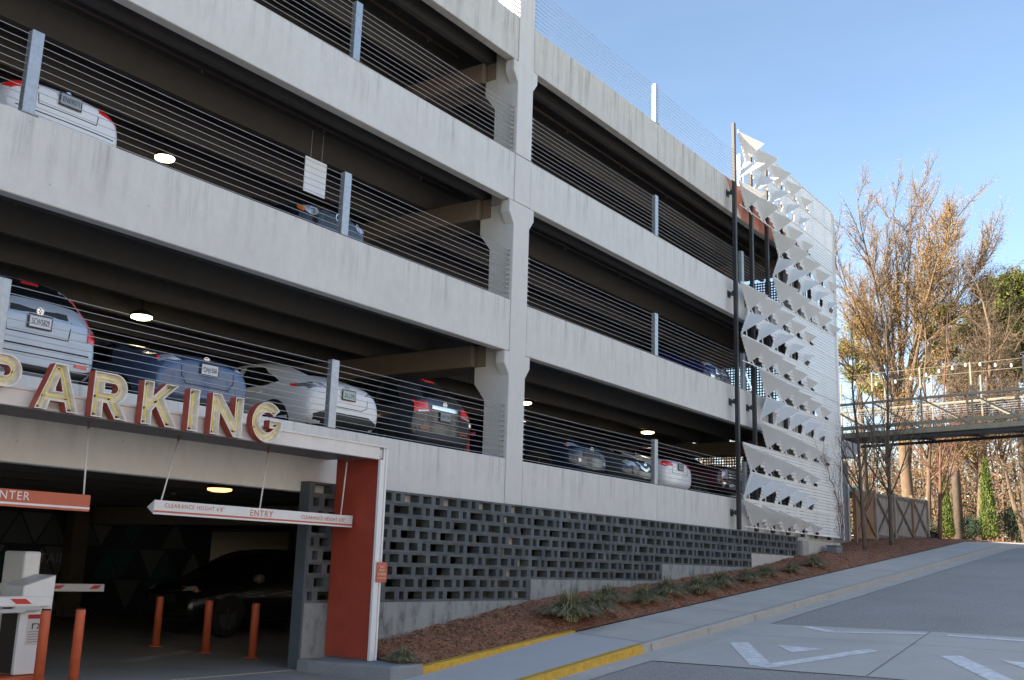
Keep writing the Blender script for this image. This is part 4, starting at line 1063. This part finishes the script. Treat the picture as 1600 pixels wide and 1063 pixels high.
c = Car('sedan', 'white_sedan', 'white sedan seen from behind beside the right hand post, lowest deck', 'car', MATS['car_paint_white'], 26.55, .55, F1)
c.patch('rear_window', [(-.55,1.19),(.55,1.19),(.46,1.38),(-.46,1.38)], 'rear', M_GLASS)
c.both('tail_light', [(.40,.90),(.78,.84),(.84,.92),(.80,1.02),(.62,1.00),(.48,.97)], 'rear', M_TAIL, off=.015)
c.emblem('rear', 0, 1.00, .045); c.plate('PFX 418', .88, m=M_PLATED)
c.patch('lower_bumper', [(-.74,.26),(.74,.26),(.80,.38),(-.80,.38)], 'rear', M_BLACKP, off=.008)
c.line([(.46,.98),(.46,.70),(-.46,.70),(-.46,.98)], 'rear', .012)
c.sides(SEDW, seams=((2.34,.35,.95),)); c.wheels((1.0, 3.85), .33)

c = Car('truck', 'maroon_pickup', 'dark maroon pickup truck facing out with a chrome bumper', 'pickup truck', paint('maroon', (.06, .014, .016), .25, .2), 30.0, .42, F1, rear=False)
front(c, [(.55,.80),(.86,.80),(.86,1.06),(.58,1.08)], 0, [(-.54,.78),(.54,.78),(.56,1.10),(-.56,1.10)], M_BLACKP, None, lower=False, glass=[(-.66,1.34),(.66,1.34),(.60,1.70),(-.60,1.70)])
for z in (.84, .92, 1.0): c.patch('grille_bar', [(-.52,z),(.52,z),(.52,z+.035),(-.52,z+.035)], 'front', M_CHROME, off=.02)
c.patch('chrome_bumper', [(-.86,.50),(.86,.50),(.86,.70),(-.86,.70)], 'front', M_CHROME, off=.03)
c.both('fog_lamp', [(.56,.55),(.74,.55),(.74,.64),(.56,.64)], 'front', M_BLACKP, off=.04)
c.emblem('front', 0, .94, .07); c.sides([[(2.2,1.15),(3.0,1.14),(3.0,1.72),(2.25,1.70)],[(3.08,1.14),(3.95,1.14),(3.6,1.68),(3.08,1.72)]]); c.wheels((1.1, 4.55), .40, .90)

c = Car('sedan', 'white_coupe', 'white car seen from behind beside the top left post, second deck', 'car', MATS['car_paint_white'], 7.55, .60, F2)
c.patch('rear_window', [(-.55,1.19),(.55,1.19),(.46,1.38),(-.46,1.38)], 'rear', M_GLASS)
c.both('tail_light', [(.46,.92),(.80,.82),(.85,.88),(.82,1.0),(.70,1.02),(.47,.985)], 'rear', M_TAIL, off=.016)
c.emblem('rear', 0, 1.02, .04, shape='round'); c.plate('EN09071', .90, m=M_PLATED)
c.line([(.47,.97),(.44,.72),(-.44,.72),(-.47,.97)], 'rear', .012); c.line([(-.84,.60),(.84,.60)], 'rear', .014)
c.patch('lower_bumper', [(-.70,.26),(.70,.26),(.78,.40),(-.78,.40)], 'rear', M_BLACKP, off=.008)
c.sides(SEDW, seams=((2.34,.35,.95),)); c.wheels((1.0, 3.85), .33)

c = Car('saloon_old', 'dark_saloon', 'old dark saloon facing out with oval headlights, under the white panel', 'car', paint('dark_blue_black', (.014, .018, .030), .22, .2), 12.72, .50, F2, rear=False)
front(c, arc(.60, .70, .135, .085, 0, 360, 18)[:-1], 0, [(-.30,.56),(.30,.56),(.34,.76),(-.34,.76)], mat('grille_grey', (.05, .055, .06), .35, .6), None, glass=[(-.62,1.06),(.62,1.06),(.52,1.36),(-.52,1.36)])
c.both('turn_lamp', arc(.765, .70, .035, .055, 0, 360, 12)[:-1], 'front', M_AMBER, off=.016)
c.both('headlight_ring', arc(.60, .70, .06, .06, 0, 360, 14)[:-1], 'front', M_CHROME, off=.022)
c.patch('chrome_strip', [(-.36,.775),(.36,.775),(.36,.80),(-.36,.80)], 'front', M_CHROME, off=.012)
c.emblem('front', 0, .72, .07, shape='round'); c.sides(SEDW); c.wheels((1.0, 3.75), .32, .84)

c = Car('suv', 'blue_suv', 'deep blue SUV facing out on the second deck by the white screen', 'car', paint('deep_blue', (.012, .020, .10), .22, .1), 29.25, .50, F2, rear=False)
front(c, [(.48,.84),(.80,.82),(.84,.95),(.76,1.02),(.50,.96)], 0, [(-.42,.62),(.42,.62),(.46,.94),(-.46,.94)], M_CHROME, None, glass=[(-.62,1.24),(.62,1.24),(.54,1.58),(-.54,1.58)])
c.both('turn_lamp', [(.77,.86),(.84,.87),(.84,.95),(.78,.97)], 'front', M_AMBER, off=.02)
c.patch('chrome_bumper', [(-.70,.46),(.70,.46),(.74,.58),(-.74,.58)], 'front', M_CHROME, off=.02)
c.emblem('front', 0, .80, .06); c.sides(SUVW); c.wheels((.92, 3.62), .36)

# the dark SUV inside the ground floor entrance, pointing left
c = Car('suv', 'black_suv', 'black SUV parked in the dark ground floor behind the orange bollards', 'car', paint('black', (.008, .008, .009), .25), 0, 0, 0)
c.t.location = (18.9, 6.3, -1.62); c.t.rotation_euler = (0, 0, R(180)); c.t.scale = (1.02, 1.03, 1.05)
front(c, [(.50,.88),(.78,.86),(.82,.95),(.76,1.00),(.52,.96)], 0, [(-.44,.66),(.44,.66),(.48,.94),(-.48,.94)], M_BLACKP, None, glass=[(-.62,1.24),(.62,1.24),(.54,1.58),(-.54,1.58)])
c.patch('turn_lamp', [(4.30,.88),(4.42,.88),(4.42,.96),(4.32,.96)], 'left', M_AMBER, off=.012)
c.sides(SUVW, M_GLASS, seams=((1.09,.4,1.0),(2.09,.4,1.0))); c.wheels((.92, 3.62), .37)
b = local(); b.smooth = True; b.tube([(3.05, .90, 1.10), (3.05, 1.02, 1.14), (3.05, 1.16, 1.14)], [.03, .10, .085], 10); b.build('wing_mirror', mat('mirror_brown', (.16, .13, .11), .4), c.t)

# ------------------------------------------------------------------ ornamental grasses in the mulch bed
GR1 = mat('grass_green', (.155, .165, .075), .75, var=.4, scale=9)
GR2 = mat('grass_straw', (.40, .36, .22), .8, var=.3, scale=9)
def grass_mesh(seed, n, h, spread):
    random.seed(seed); b = local()
    for i in range(n):
        a = random.uniform(0, 2*math.pi); q = random.random()**.6
        b.cur = 1 if random.random() < .2+.35*q else 0
        l = h*random.uniform(.7, 1.15)*(1.1-.25*q); s = spread*(.12+.9*q)*random.uniform(.75, 1.15); wd = random.uniform(.0045, .009)
        x0, y0 = math.cos(a)*.10*random.random(), math.sin(a)*.10*random.random(); nx, ny = -math.sin(a)*wd, math.cos(a)*wd
        pts = []; tw = random.uniform(-.5, .5)
        for k in range(7):
            t = k/6; rr = s*t**1.5; zz = l*(t*1.75-t*t*(.75+.72*q))
            aa = a+tw*t; pts.append((x0+math.cos(aa)*rr, y0+math.sin(aa)*rr, max(.01, zz), 1-t*.6))
        vs = []
        for (x, y, z, k) in pts: vs += [(x-nx*k, y-ny*k, z), (x+nx*k, y+ny*k, z)]
        b.add(vs, [(2*k, 2*k+1, 2*k+3, 2*k+2) for k in range(6)])
    return b
gp = [grass_mesh(i, 1100, .42, .48).build('grass_proto', [GR1, GR2], None, recalc=False) for i in range(3)]
gmesh = [o.data for o in gp]
for o in gp: bpy.data.objects.remove(o)
GRS = [(12.62, -1.58, .62, 'sparse yellow green grass tuft at the foot of the white frame post'),
 (17.5, -1.52, 1.45, 'largest ornamental grass clump at the end of the yellow planting kerb'),
 (18.55, -1.5, 1.1, 'drooping grass clump right behind the largest one'),
 (19.6, -1.15, 1.1, 'grass clump set back against the footing below the block wall'),
 (20.6, -1.45, 1.05, 'third clump along the sidewalk edge, pale drooping blades'),
 (21.9, -1.35, 1.1, 'grass clump below the step where the footing rises a second time'),
 (23.2, -1.5, 1.15, 'full green clump in the middle of the grass row'),
 (24.7, -1.4, 1.05, 'grass clump just past the middle of the row'),
 (26.3, -1.45, 1.0, 'smaller clump before the low light footing'),
 (27.9, -1.3, .9, 'low clump in front of the light coloured footing'),
 (29.6, -1.4, .8, 'last but one clump of the row, low and straw coloured'),
 (31.6, -1.35, 1.0, 'farthest grass clump, alone near the end of the block wall')]
for i, (x, y, s, lb) in enumerate(GRS):
    base = zside(x) if x > 17 else zroad(x)+.2
    t_ = (y+1.9)/1.7; z = base*(1-t_)+zwall(x)*t_+.03
    o = bpy.data.objects.new('grass_clump', gmesh[i % 3]); COL.objects.link(o)
    o.location = (x, y, z); o.rotation_euler = (0, 0, i*1.7); o.scale = (s, s, s*.92)
    tag(o, lb, 'grass', 'ornamental grass clumps in the mulch')

# ------------------------------------------------------------------ fence, kiosk
fn = thing('wooden_fence', 'weathered wooden gate fence with X shaped braces beyond the white screen', 'fence', (43, .8, 1.5))
WG = mat('weathered_wood', (.33, .285, .245), .85, var=.35, scale=3, stretch=(6, 6, .5))
WB = mat('brown_wood', (.28, .16, .09), .8, var=.3, scale=3, stretch=(6, 6, .5))
xs = [42.75, 45.5, 48.4, 51.4, 54.2]
for i in range(4):
    a, c = xs[i], xs[i+1]; za, zc = interp([(42, 1.5), (55, 1.96)], a), interp([(42, 1.5), (55, 1.96)], c); h = 1.88
    b = MB(); n = 16; random.seed(i)
    for k in range(n):
        x0 = a+(c-a)*k/n; zz = za+(zc-za)*k/n; b.box(x0+.008, x0+(c-a)/n-.004, .80+random.uniform(0, .012), .835, zz, zz+h+random.uniform(-.02, .02))
    pn = b.build('board_panel', WG if i else WB, fn)
    b = MB()
    for (p, q) in (((a+.1, za+.1), (c-.1, zc+h-.1)), ((a+.1, za+h-.1), (c-.1, zc+.1))): b.obox((p[0], .775, p[1]), (q[0], .775+.012*(p[1] < q[1]), q[1]), .03, .12, (0, 1, 0)) if False else b.obox((p[0], .772-(.028 if p[1] > q[1] else 0), p[1]), (q[0], .772-(.028 if p[1] > q[1] else 0), q[1]), .10, .026, (0, 1, 0))
    b.box(a+.06, c-.06, .782, .799, za+h-.14, za+h-.02); b.box(a+.06, c-.06, .782, .799, za+.04, za+.16)
    b.build('brace', mat('brace_wood', (.15, .125, .105), .85, var=.3) if i else WB, fn)
for i, x in enumerate(xs):
    z = interp([(42, 1.5), (55, 1.96)], x); b = MB(); b.box(x-.07, x+.07, .72, .86, z-.2, z+1.98); b.build('post', WB if i in (0, 3) else WG, fn, bevel=.008)
kz = thing('service_kiosk', 'grey panelled kiosk with a slanted white awning behind the screen edge', 'kiosk', (40.5, 1.2, 1.4))
b = MB(); b.box(38.2, 42.6, 1.0, 3.6, 1.2, 4.45); b.build('wall', mat('kiosk_grey', (.17, .18, .195), .6, var=.08, stretch=(1, 1, .3)), kz, bevel=.01)
b = MB(); b.prism([(38.1, 4.5), (42.2, 4.62), (43.1, 5.15), (43.1, 5.25), (38.1, 5.2)], 'y', .55, 3.7); b.build('awning', mat('awning_grey', (.52, .55, .58), .5, var=.06), kz, bevel=.02)
b = MB(); b.box(42.62, 42.75, .98, 1.12, 1.4, 4.5); b.build('corner_post', M_WHITE, kz)
tr = thing('green_awning', 'small teal green tarpaulin roof showing above the wooden fence', 'awning', (48, 3, 2))
b = MB(); b.prism([(2.4, 3.75), (4.6, 3.75), (3.5, 4.3)], 'x', 45.6, 52.2); b.build('cover', mat('teal_tarp', (.02, .23, .19), .6, var=.1), tr, bevel=.02)
b = MB()
for x in (45.8, 52.0):
    for y in (2.5, 4.5): b.box(x-.04, x+.04, y-.04, y+.04, 1.6, 3.76)
b.build('frame', M_GALV, tr)

# ------------------------------------------------------------------ footbridge with string lights
BRM = mat('bridge_paint', (.31, .265, .185), .55, var=.12, scale=4)
BRD = mat('bridge_dark_steel', (.035, .034, .032), .6)
br = thing('footbridge', 'tan painted steel truss footbridge crossing the street', 'bridge', (45.5, -5, 5.6))
def bz(y): return 5.72+(1.7-y)*.03
ya, yb = 2.6, -15.4
def bar(nm, p, q, w_, h_, m=BRM): 
    b = MB(); b.obox(p, q, w_, h_); return b.build(nm, m, br, bevel=.006)
pys = [2.33, .41, -1.54, -3.49, -5.44, -7.39, -9.34, -11.29, -13.24]
for side, X in enumerate((44.5, 46.4)):
    bar('bottom_chord', (X, ya, bz(ya)+.1), (X, yb, bz(yb)+.1), .14, .2)
    bar('top_chord', (X, ya, bz(ya)+1.44), (X, yb, bz(yb)+1.44), .09, .10)
    bar('kick_plate', (X, ya, bz(ya)+.42), (X, yb, bz(yb)+.42), .03, .16)
    for i, y in enumerate(pys):
        bar('upright', (X, y, bz(y)+.2), (X, y, bz(y)+(2.72 if side == 0 or i % 2 == 0 else 2.5)), .065, .065)
        if i+1 < len(pys): bar('diagonal', (X, y-.05, bz(y)+1.38), (X, pys[i+1]+.05, bz(pys[i+1])+.22), .07, .07)
    b = MB()
    for k in range(9): b.tube([(X-.02, ya, bz(ya)+.55+k*.095), (X-.02, yb, bz(yb)+.55+k*.095)], .006, 4)
    b.build('rail_wires', M_GALV, br)
    bar('upper_wire', (X, ya, bz(ya)+2.66), (X, yb, bz(yb)+2.66), .02, .02)
b = MB(); b.add([(44.58, ya, bz(ya)+.2), (46.32, ya, bz(ya)+.2), (46.32, yb, bz(yb)+.2), (44.58, yb, bz(yb)+.2), (44.58, ya, bz(ya)+.12), (46.32, ya, bz(ya)+.12), (46.32, yb, bz(yb)+.12), (44.58, yb, bz(yb)+.12)], [(0,1,2,3),(7,6,5,4),(0,4,5,1),(1,5,6,2),(2,6,7,3),(3,7,4,0)]); b.build('deck', BRD, br)
for X in (44.42, 46.5): bar('lower_girder', (X, ya, bz(ya)-.13), (X, yb, bz(yb)-.13), .10, .12, BRD)
for i, y in enumerate(pys):
    bar('cross_tie', (44.5, y, bz(y)-.02), (46.4, y, bz(y)-.02), .1, .1, BRD)
    if i+1 < len(pys): bar('lower_brace', (44.5, y, bz(y)-.05), (46.4, pys[i+1], bz(pys[i+1])-.05), .06, .06, BRD)
b = MB(); b.box(44.6, 46.3, 2.3, 2.7, 1.2, bz(2.5)-.2); b.build('pier', BRD, br); b = MB(); b.box(44.6, 46.3, -15.2, -14.7, 1.0, bz(-15)-.2); b.build('pier', BRD, br)
st = thing('string_lights', 'string of small white bulbs hung along the footbridge', 'string lights', (44.4, -4, 8.2))
b = MB(); bl = []
byz = [(2.3, 8.1)] + [(y, z) for y, z in ((1.09,8.03),(.21,7.94),(-.58,7.98),(-1.2,8.06),(-1.81,8.17),(-2.32,8.28),(-2.84,8.37),(-3.34,8.46),(-3.89,8.44),(-4.45,8.36),(-5.03,8.30),(-5.6,8.45),(-6.2,8.5),(-6.9,8.4))]
b.tube([(44.4, y, z+.09) for y, z in byz], .008, 4); b.build('cord', M_DARK, st)
for y, z in byz[1:]:
    b = MB(); b.smooth = True; b.tube([(44.4, y, z+.09), (44.4, y, z+.05), (44.4, y, z), (44.4, y, z-.05), (44.4, y, z-.065)], [.016, .034, .046, .03, .004], 10)
    b.build('bulb', mat('bulb_glass', (.85, .82, .72), .2, emit=(1, .93, .75), estr=.35), st)

# ------------------------------------------------------------------ trees
BARK = mat('grey_brown_bark', (.15, .115, .085), .9, var=.35, scale=5, stretch=(3, 3, .6))
BARK2 = mat('pale_bark', (.19, .13, .083), .9, var=.3, scale=5, stretch=(3, 3, .6))
BARKR = mat('reddish_bark', (.19, .095, .065), .9, var=.3, scale=5, stretch=(3, 3, .6))
BUD = mat('spring_buds', (.33, .20, .065), .8, var=.35, scale=1.5)
TWIG = mat('brown_twigs', (.14, .095, .06), .9, var=.3, scale=2)
NEED = mat('pine_needles', (.21, .225, .05), .7, var=.45, scale=1.1)
NEED2 = mat('arborvitae_leaf', (.13, .175, .03), .7, var=.45, scale=3)
def rv(s=1): return Vector((random.gauss(0, s), random.gauss(0, s), random.gauss(0, s)))
class Tree:
    def __init__(s): s.w = MB(); s.tips = []; s.w.smooth = True
    def limb(s, p, d, l, r, lev, spec, up=.06):
        nseg = max(3, min(7, int(l/.5))) if lev < 3 else 3
        pts = [p.copy()]; dirs = []
        for i in range(nseg):
            d = (d + rv(spec['wob'])*(.5+.25*lev) + Vector((0, 0, up))).normalized()
            p = p + d*l/nseg; pts.append(p.copy()); dirs.append(d.copy())
        end = r*(.55 if lev < spec['lev'] else .3)
        s.w.tube(pts, [r+(end-r)*i/nseg for i in range(nseg+1)], 8 if lev == 0 else (6 if lev == 1 else (4 if lev == 2 else 3)), cap=lev < 2)
        if lev >= spec['lev']:
            s.tips.append((pts[-1], pts[0])); return
        n = spec['n'][lev]; lo = spec.get('start', [.45, .25, .2, .15])[min(lev, 3)]
        for k in range(n):
            t = lo+(1-lo)*(k+random.random()*.6)/n; t = min(t, .999); i = min(nseg-1, int(t*nseg)); q = pts[i].lerp(pts[i+1], t*nseg-i)
            dd = dirs[i]; perp = dd.cross(rv()).normalized()
            if spec.get('bias') is not None: perp = (perp+spec['bias']*.2).normalized()
            ang = spec['ang'][lev]*random.uniform(.7, 1.25)
            nd = (dd*math.cos(ang)+perp*math.sin(ang)).normalized()
            s.limb(q, nd, l*spec['len'][lev]*random.uniform(.7, 1.2)*(1.15-.45*t), max(spec.get('rmin', .006), (r+(end-r)*t)*spec['rad'][lev]), lev+1, spec, up)
        if lev > 0 or spec.get('leader'):
            s.limb(pts[-1], dirs[-1], l*.6, end, lev+1, spec, up)
def leaf_cloud(b, centers, n, rad, size, squash=1.0):
    for c in centers:
        for i in range(n):
            p = Vector(c)+Vector((random.gauss(0, rad), random.gauss(0, rad), random.gauss(0, rad*squash)))
            a = rv().normalized()*size*random.uniform(.6, 1.3); e = a.orthogonal().normalized()*size*random.uniform(.3, .7)
            b.add([p-a, p+e, p+a, p-e], [(0,1,2,3)])
def bare_tree(name, label, base, spec, l0, r0_, bark, buds=None, nb=0, lean=(0,0,1), group=None, seed=1, up=.06):
    random.seed(seed); t = thing(name, label, 'tree', base, group); T_ = Tree()
    T_.limb(Vector(base)-Vector((0, 0, .2)), Vector(lean).normalized(), l0, r0_, 0, spec, up)
    T_.w.build('trunk', bark, t, recalc=False)
    if nb:
        b = MB()
        for (p, q) in T_.tips: leaf_cloud(b, [p, p.lerp(q, .4)], nb, .13, spec.get('bud', .055))
        b.build('crown', buds, t, recalc=False)
    return T_
# young street trees in front of the fence
YS = dict(lev=3, n=[15, 6, 4], len=[.50, .42, .5], rad=[.42, .5, .55], ang=[.62, .6, .6], wob=.06, start=[.34, .2, .2], leader=True)
bare_tree('young_tree', 'leafless young street tree nearest the white screen', (39.6, -.5, .98), YS, 4.3, .085, BARK, group='young street trees', seed=21, up=.10)
bare_tree('young_tree', 'leafless young street tree in front of the braced fence', (43.05, -.5, 1.3), YS, 4.7, .095, BARK, group='young street trees', seed=22, up=.10)
bare_tree('young_tree', 'reddish leafless young tree past the end of the fence', (50.9, -.5, 1.82), YS, 5.0, .10, BARKR, group='young street trees', seed=23, up=.10)
# big spreading tree with spring buds
BS = dict(lev=4, n=[0, 0, 6, 5], len=[1, 1, .52, .5], rad=[.5, .5, .55, .6], ang=[.5, .5, .55, .65], wob=.06, start=[.2, .2, .15, .15], rmin=.015)
def spreading(label, base, seed):
    random.seed(seed); t = thing('spreading_tree', label, 'tree', base); T_ = Tree(); bx, by, bz_ = base
    ft = Vector((bx, by+.25, bz_+9.6)); st2 = Vector((bx+.1, by-.3, bz_+10.6))
    T_.w.tube([(bx, by, bz_-.2), (bx, by+.05, bz_+3), (bx, by+.2, bz_+6.5), ft], [.44, .36, .31, .27], 10)
    T_.w.tube([(bx, by, bz_+5.0), (bx+.05, by-.22, bz_+7.4), st2], [.26, .24, .2], 8)
    ends = [(8.7,14.8),(8.9,16.8),(8.5,18.8),(7.9,20.6),(7.0,21.9),(6.0,22.9),(4.9,23.4),(3.9,23.9),(2.9,23.7),(2.1,22.9),(1.0,21.8),(.2,20.9),(-.7,20.2),(-1.1,19.2),(-.6,17.6),(6.9,17.5),(5.2,20.2),(3.2,20.6),(1.4,18.8)]
    for k, (ey, ez) in enumerate(ends):
        e = Vector((bx+random.uniform(-4, 4), ey, ez)); s0 = ft if ey > 3.6 else st2
        s0 = s0+Vector((0, 0, random.uniform(-2.4, 0)))
        mid = s0.lerp(e, .45)+Vector((0, 0, (e-s0).length*.07))+rv(.2); pts = []
        for i in range(9):
            u = i/8; pts.append(s0*(1-u)**2+mid*2*u*(1-u)+e*u*u+rv(.07)*(0 < i < 8))
        r0_l = random.uniform(.085, .15); T_.w.tube(pts, [r0_l*(1-.82*i/8) for i in range(9)], 6)
        for j in range(13):
            u = .24+.76*j/13+random.uniform(0, .05); i = min(7, int(u*8)); q = pts[i].lerp(pts[i+1], u*8-i); d = (pts[i+1]-pts[i]).normalized()
            pp = d.cross(rv()).normalized(); a_ = random.uniform(.35, .85); nd = (d*math.cos(a_)+pp*math.sin(a_)+Vector((0, 0, .12))).normalized()
            T_.limb(q, nd, random.uniform(1.5, 2.9)*(1.15-.45*u), .04*(1.1-.6*u)+.008, 2, BS, .03)
    T_.w.build('trunk', BARK2, t, recalc=False)
    b = MB()
    for (p, q) in T_.tips: leaf_cloud(b, [p, p.lerp(q, .5)], 2, .13, .055)
    b.build('crown', BUD, t, recalc=False)
spreading('tall spreading tree with orange spring buds rising above the footbridge', (66, 4.65, 1.9), 31)
BR2 = dict(lev=4, n=[7, 6, 6, 5], len=[.62, .55, .55, .5], rad=[.5, .5, .5, .5], ang=[.85, .65, .7, .7], wob=.1, start=[.5, .25, .2, .15], bud=.05, leader=True, rmin=.012)
bare_tree('bare_tree', 'tangled brown leafless tree to the right of the spreading tree', (61.5, -.15, 2.1), BR2, 7.4, .27, BARK2, TWIG, 2, (0, -.06, 1), 'bare trees by the street', seed=35, up=.03)
bare_tree('bare_tree', 'slender leaning leafless tree behind the tall cypress, right edge', (60, -2.6, 2.1), BR2, 6.2, .15, BARK2, TWIG, 1, (0, .10, 1), 'bare trees by the street', seed=36, up=.03)
bare_tree('bare_tree', 'slim straight leafless trunk left of the tall cypress', (64, .2, 2.1), BR2, 6.4, .18, BARK, TWIG, 1, (0, .03, 1), 'bare trees by the street', seed=37, up=.03)
bare_tree('bare_tree', 'pale leafless tree behind the bridge, above the fence', (60, 2.2, 2.0), BR2, 6.0, .18, BARK2, BUD, 2, (0, .0, 1), 'bare trees by the street', seed=38, up=.03)
def pine(label, base, h, cr_, seed, clumps):
    random.seed(seed); t = thing('pine_tree', label, 'tree', base, 'pine trees behind the street'); T_ = Tree(); bv_ = Vector(base)
    T_.w.tube([bv_, bv_+Vector((.1, .1, h*.5)), bv_+Vector((0, .2, h))], [.32, .24, .06], 8); b = MB()
    for (dy, dz, rad) in clumps:
        c = bv_+Vector((random.uniform(-1, 1)*rad, dy, dz)); st_ = bv_+Vector((.1, .1, max(h*.4, dz-rad*1.2)))
        T_.w.tube([st_, st_.lerp(c, .5)+Vector((0, 0, .2)), c], [.10, .06, .02], 4)
        cs = []
        for k in range(int(30*rad*rad)+10):
            v = rv().normalized()*rad*random.uniform(.35, 1.0); v.z *= .62; cs.append(c+v)
        leaf_cloud(b, cs, 42, .22, .13, .6)
    T_.w.build('trunk', BARK, t, recalc=False); b.build('crown', NEED, t, recalc=False)
pine('dense green pine at the right edge above the footbridge', (72, -1.6, 2.0), 17.0, 3, 41, [(1.5, 16.4, 1.5), (0, 16.6, 1.6), (2.7, 15.2, 1.5), (.9, 14.6, 1.7), (-1.0, 15.0, 1.7), (2.1, 13.4, 1.5), (.2, 13.0, 1.6), (-1.6, 13.0, 1.6), (1.2, 11.6, 1.5), (-.7, 11.0, 1.5), (-2.4, 11.6, 1.5), (3.6, 13.6, 1.3), (3.0, 11.8, 1.4), (-2.6, 14.0, 1.5)])
pine('yellowish pine half hidden behind the spreading tree', (74, 3.6, 2.0), 16.0, 3, 42, [(.2, 15.8, 1.1), (1.3, 14.6, 1.0), (-1.1, 14.5, 1.2), (.3, 13.2, 1.2), (-1.8, 12.7, 1.1), (1.6, 12.0, 1.0), (-.4, 11.2, 1.3)])
pine('small pine crown low beside the white screen edge', (72, 9.0, 2.0), 14.5, 3, 43, [(-.4, 14.6, .9), (.6, 13.4, .9), (-.9, 12.8, 1.0), (.2, 11.8, 1.0), (-1.2, 10.6, 1.1)])
pine('loose pine crown right of centre behind the bare tangle', (76, -.2, 2.0), 15.0, 3, 44, [(.8, 14.2, 1.2), (-.6, 13.6, 1.2), (1.9, 12.6, 1.1), (.2, 11.8, 1.2), (-1.6, 11.4, 1.1), (1.0, 10.2, 1.1)])
def cypress(label, base, h, rad, seed):
    random.seed(seed); t = thing('cypress', label, 'tree', base, 'columnar cypresses at the end of the street'); bv_ = Vector(base)
    b = MB(); b.tube([bv_-Vector((0, 0, .2)), bv_+Vector((0, 0, h*.9))], [.09, .02], 6); b.build('trunk', BARK, t)
    b = MB()
    for i in range(5200):
        z = random.random()**1.15; rr = rad*min(1, z*9+.55)*(1-z)**.62; a = random.uniform(0, 2*math.pi); q = rr*random.uniform(.55, 1.06)*(1+.12*math.sin(a*5+z*17))
        p = bv_+Vector((math.cos(a)*q, math.sin(a)*q, .08+z*h)); u = Vector((math.cos(a)*.35+random.gauss(0, .25), math.sin(a)*.35+random.gauss(0, .25), 1)).normalized()*random.uniform(.07, .17); e = u.cross(rv()).normalized()*.028
        b.add([p, p+u*.5+e, p+u, p+u*.5-e], [(0,1,2,3)])
    b.build('crown', NEED2, t, recalc=False)
cypress('tall slim green cypress at the crest of the street', (59, -1.05, 2.05), 4.1, .46, 51)
cypress('shorter darker cypress behind the third young tree', (58, .78, 2.05), 3.1, .36, 52)
def shrub(label, base, rad, h, seed, m):
    random.seed(seed); t = thing('shrub', label, 'shrub', base, 'evergreen shrubs at the end of the street'); bv_ = Vector(base)
    b = MB(); cs = []
    for i in range(70):
        v = rv().normalized()*random.uniform(.4, 1); cs.append(bv_+Vector((v.x*rad, v.y*rad, h*.5+v.z*h*.5)))
    leaf_cloud(b, cs, 36, .12, .05); b.build('foliage', m, t, recalc=False)
    b = MB()
    for c in cs[::6]: b.tube([bv_, bv_.lerp(c, .5)+Vector((0, 0, .1)), c], [.03, .02, .008], 4)
    b.build('stem', BARK, t)
DKG = mat('dark_evergreen_leaf', (.030, .055, .026), .6, var=.4, scale=3)
shrub('rounded dark evergreen shrub left of the tall cypress', (59, -.35, 2.05), .62, 1.25, 61, DKG)
shrub('taller dark evergreen shrub right of the tall cypress', (60, -1.95, 2.1), .55, 1.75, 62, DKG)
shrub('low brownish shrub beside the end of the fence', (55.5, .9, 1.9), .45, .9, 63, mat('dull_leaf', (.07, .07, .035), .7, var=.4, scale=3))
# far woods: thickets of trunks, twigs and dead leaves nobody could count
random.seed(71); b = MB()
for i in range(620):
    x = random.uniform(78, 118); y = random.uniform(-30, 34); h = random.uniform(5, 14); r = random.uniform(.03, .14); p = Vector((x, y, 1.6)); ln = Vector((random.gauss(0, .05), random.gauss(0, .08), 1))
    b.cur = 0; b.tube([p, p+ln*h*.5, p+ln*h+rv(.3)], [r, r*.7, r*.2], 4, cap=False)
    for k in range(16):
        q = p+ln*h*random.uniform(.15, 1); d = Vector((random.gauss(0, 1), random.gauss(0, 1), random.uniform(.1, 1.2))).normalized()*random.uniform(.8, 2.4)
        m_ = q+d*.5+rv(.12); b.tube([q, m_, q+d], [r*.25+.008, .012, .004], 3, cap=False)
        for z in range(2): e = m_.lerp(q+d, .4*z); b.tube([e, e+d*.35+rv(.35)], [.008, .003], 3, cap=False)
for i in range(120000):
    x = random.uniform(74, 112); y = random.uniform(-26, 34); z = 1.7+random.random()**1.7*9; q = random.uniform(.05, .13) if x < 88 else random.uniform(.10, .26); b.cur = 1 if random.random() < .75 else 2
    a = rv().normalized()*q; e = a.orthogonal().normalized()*q*.6; p = Vector((x, y, z)); b.add([p-a, p+e, p+a, p-e], [(0,1,2,3)])
o = b.build('far_woods', [BARK2, mat('dry_leaf', (.18, .10, .05), .85, var=.4, scale=.5), mat('woodland_green', (.08, .085, .03), .8, var=.4, scale=.5)], recalc=False)
tag(o, 'brown winter woodland of thin trunks and dry leaves beyond the street', 'woodland', kind='stuff')
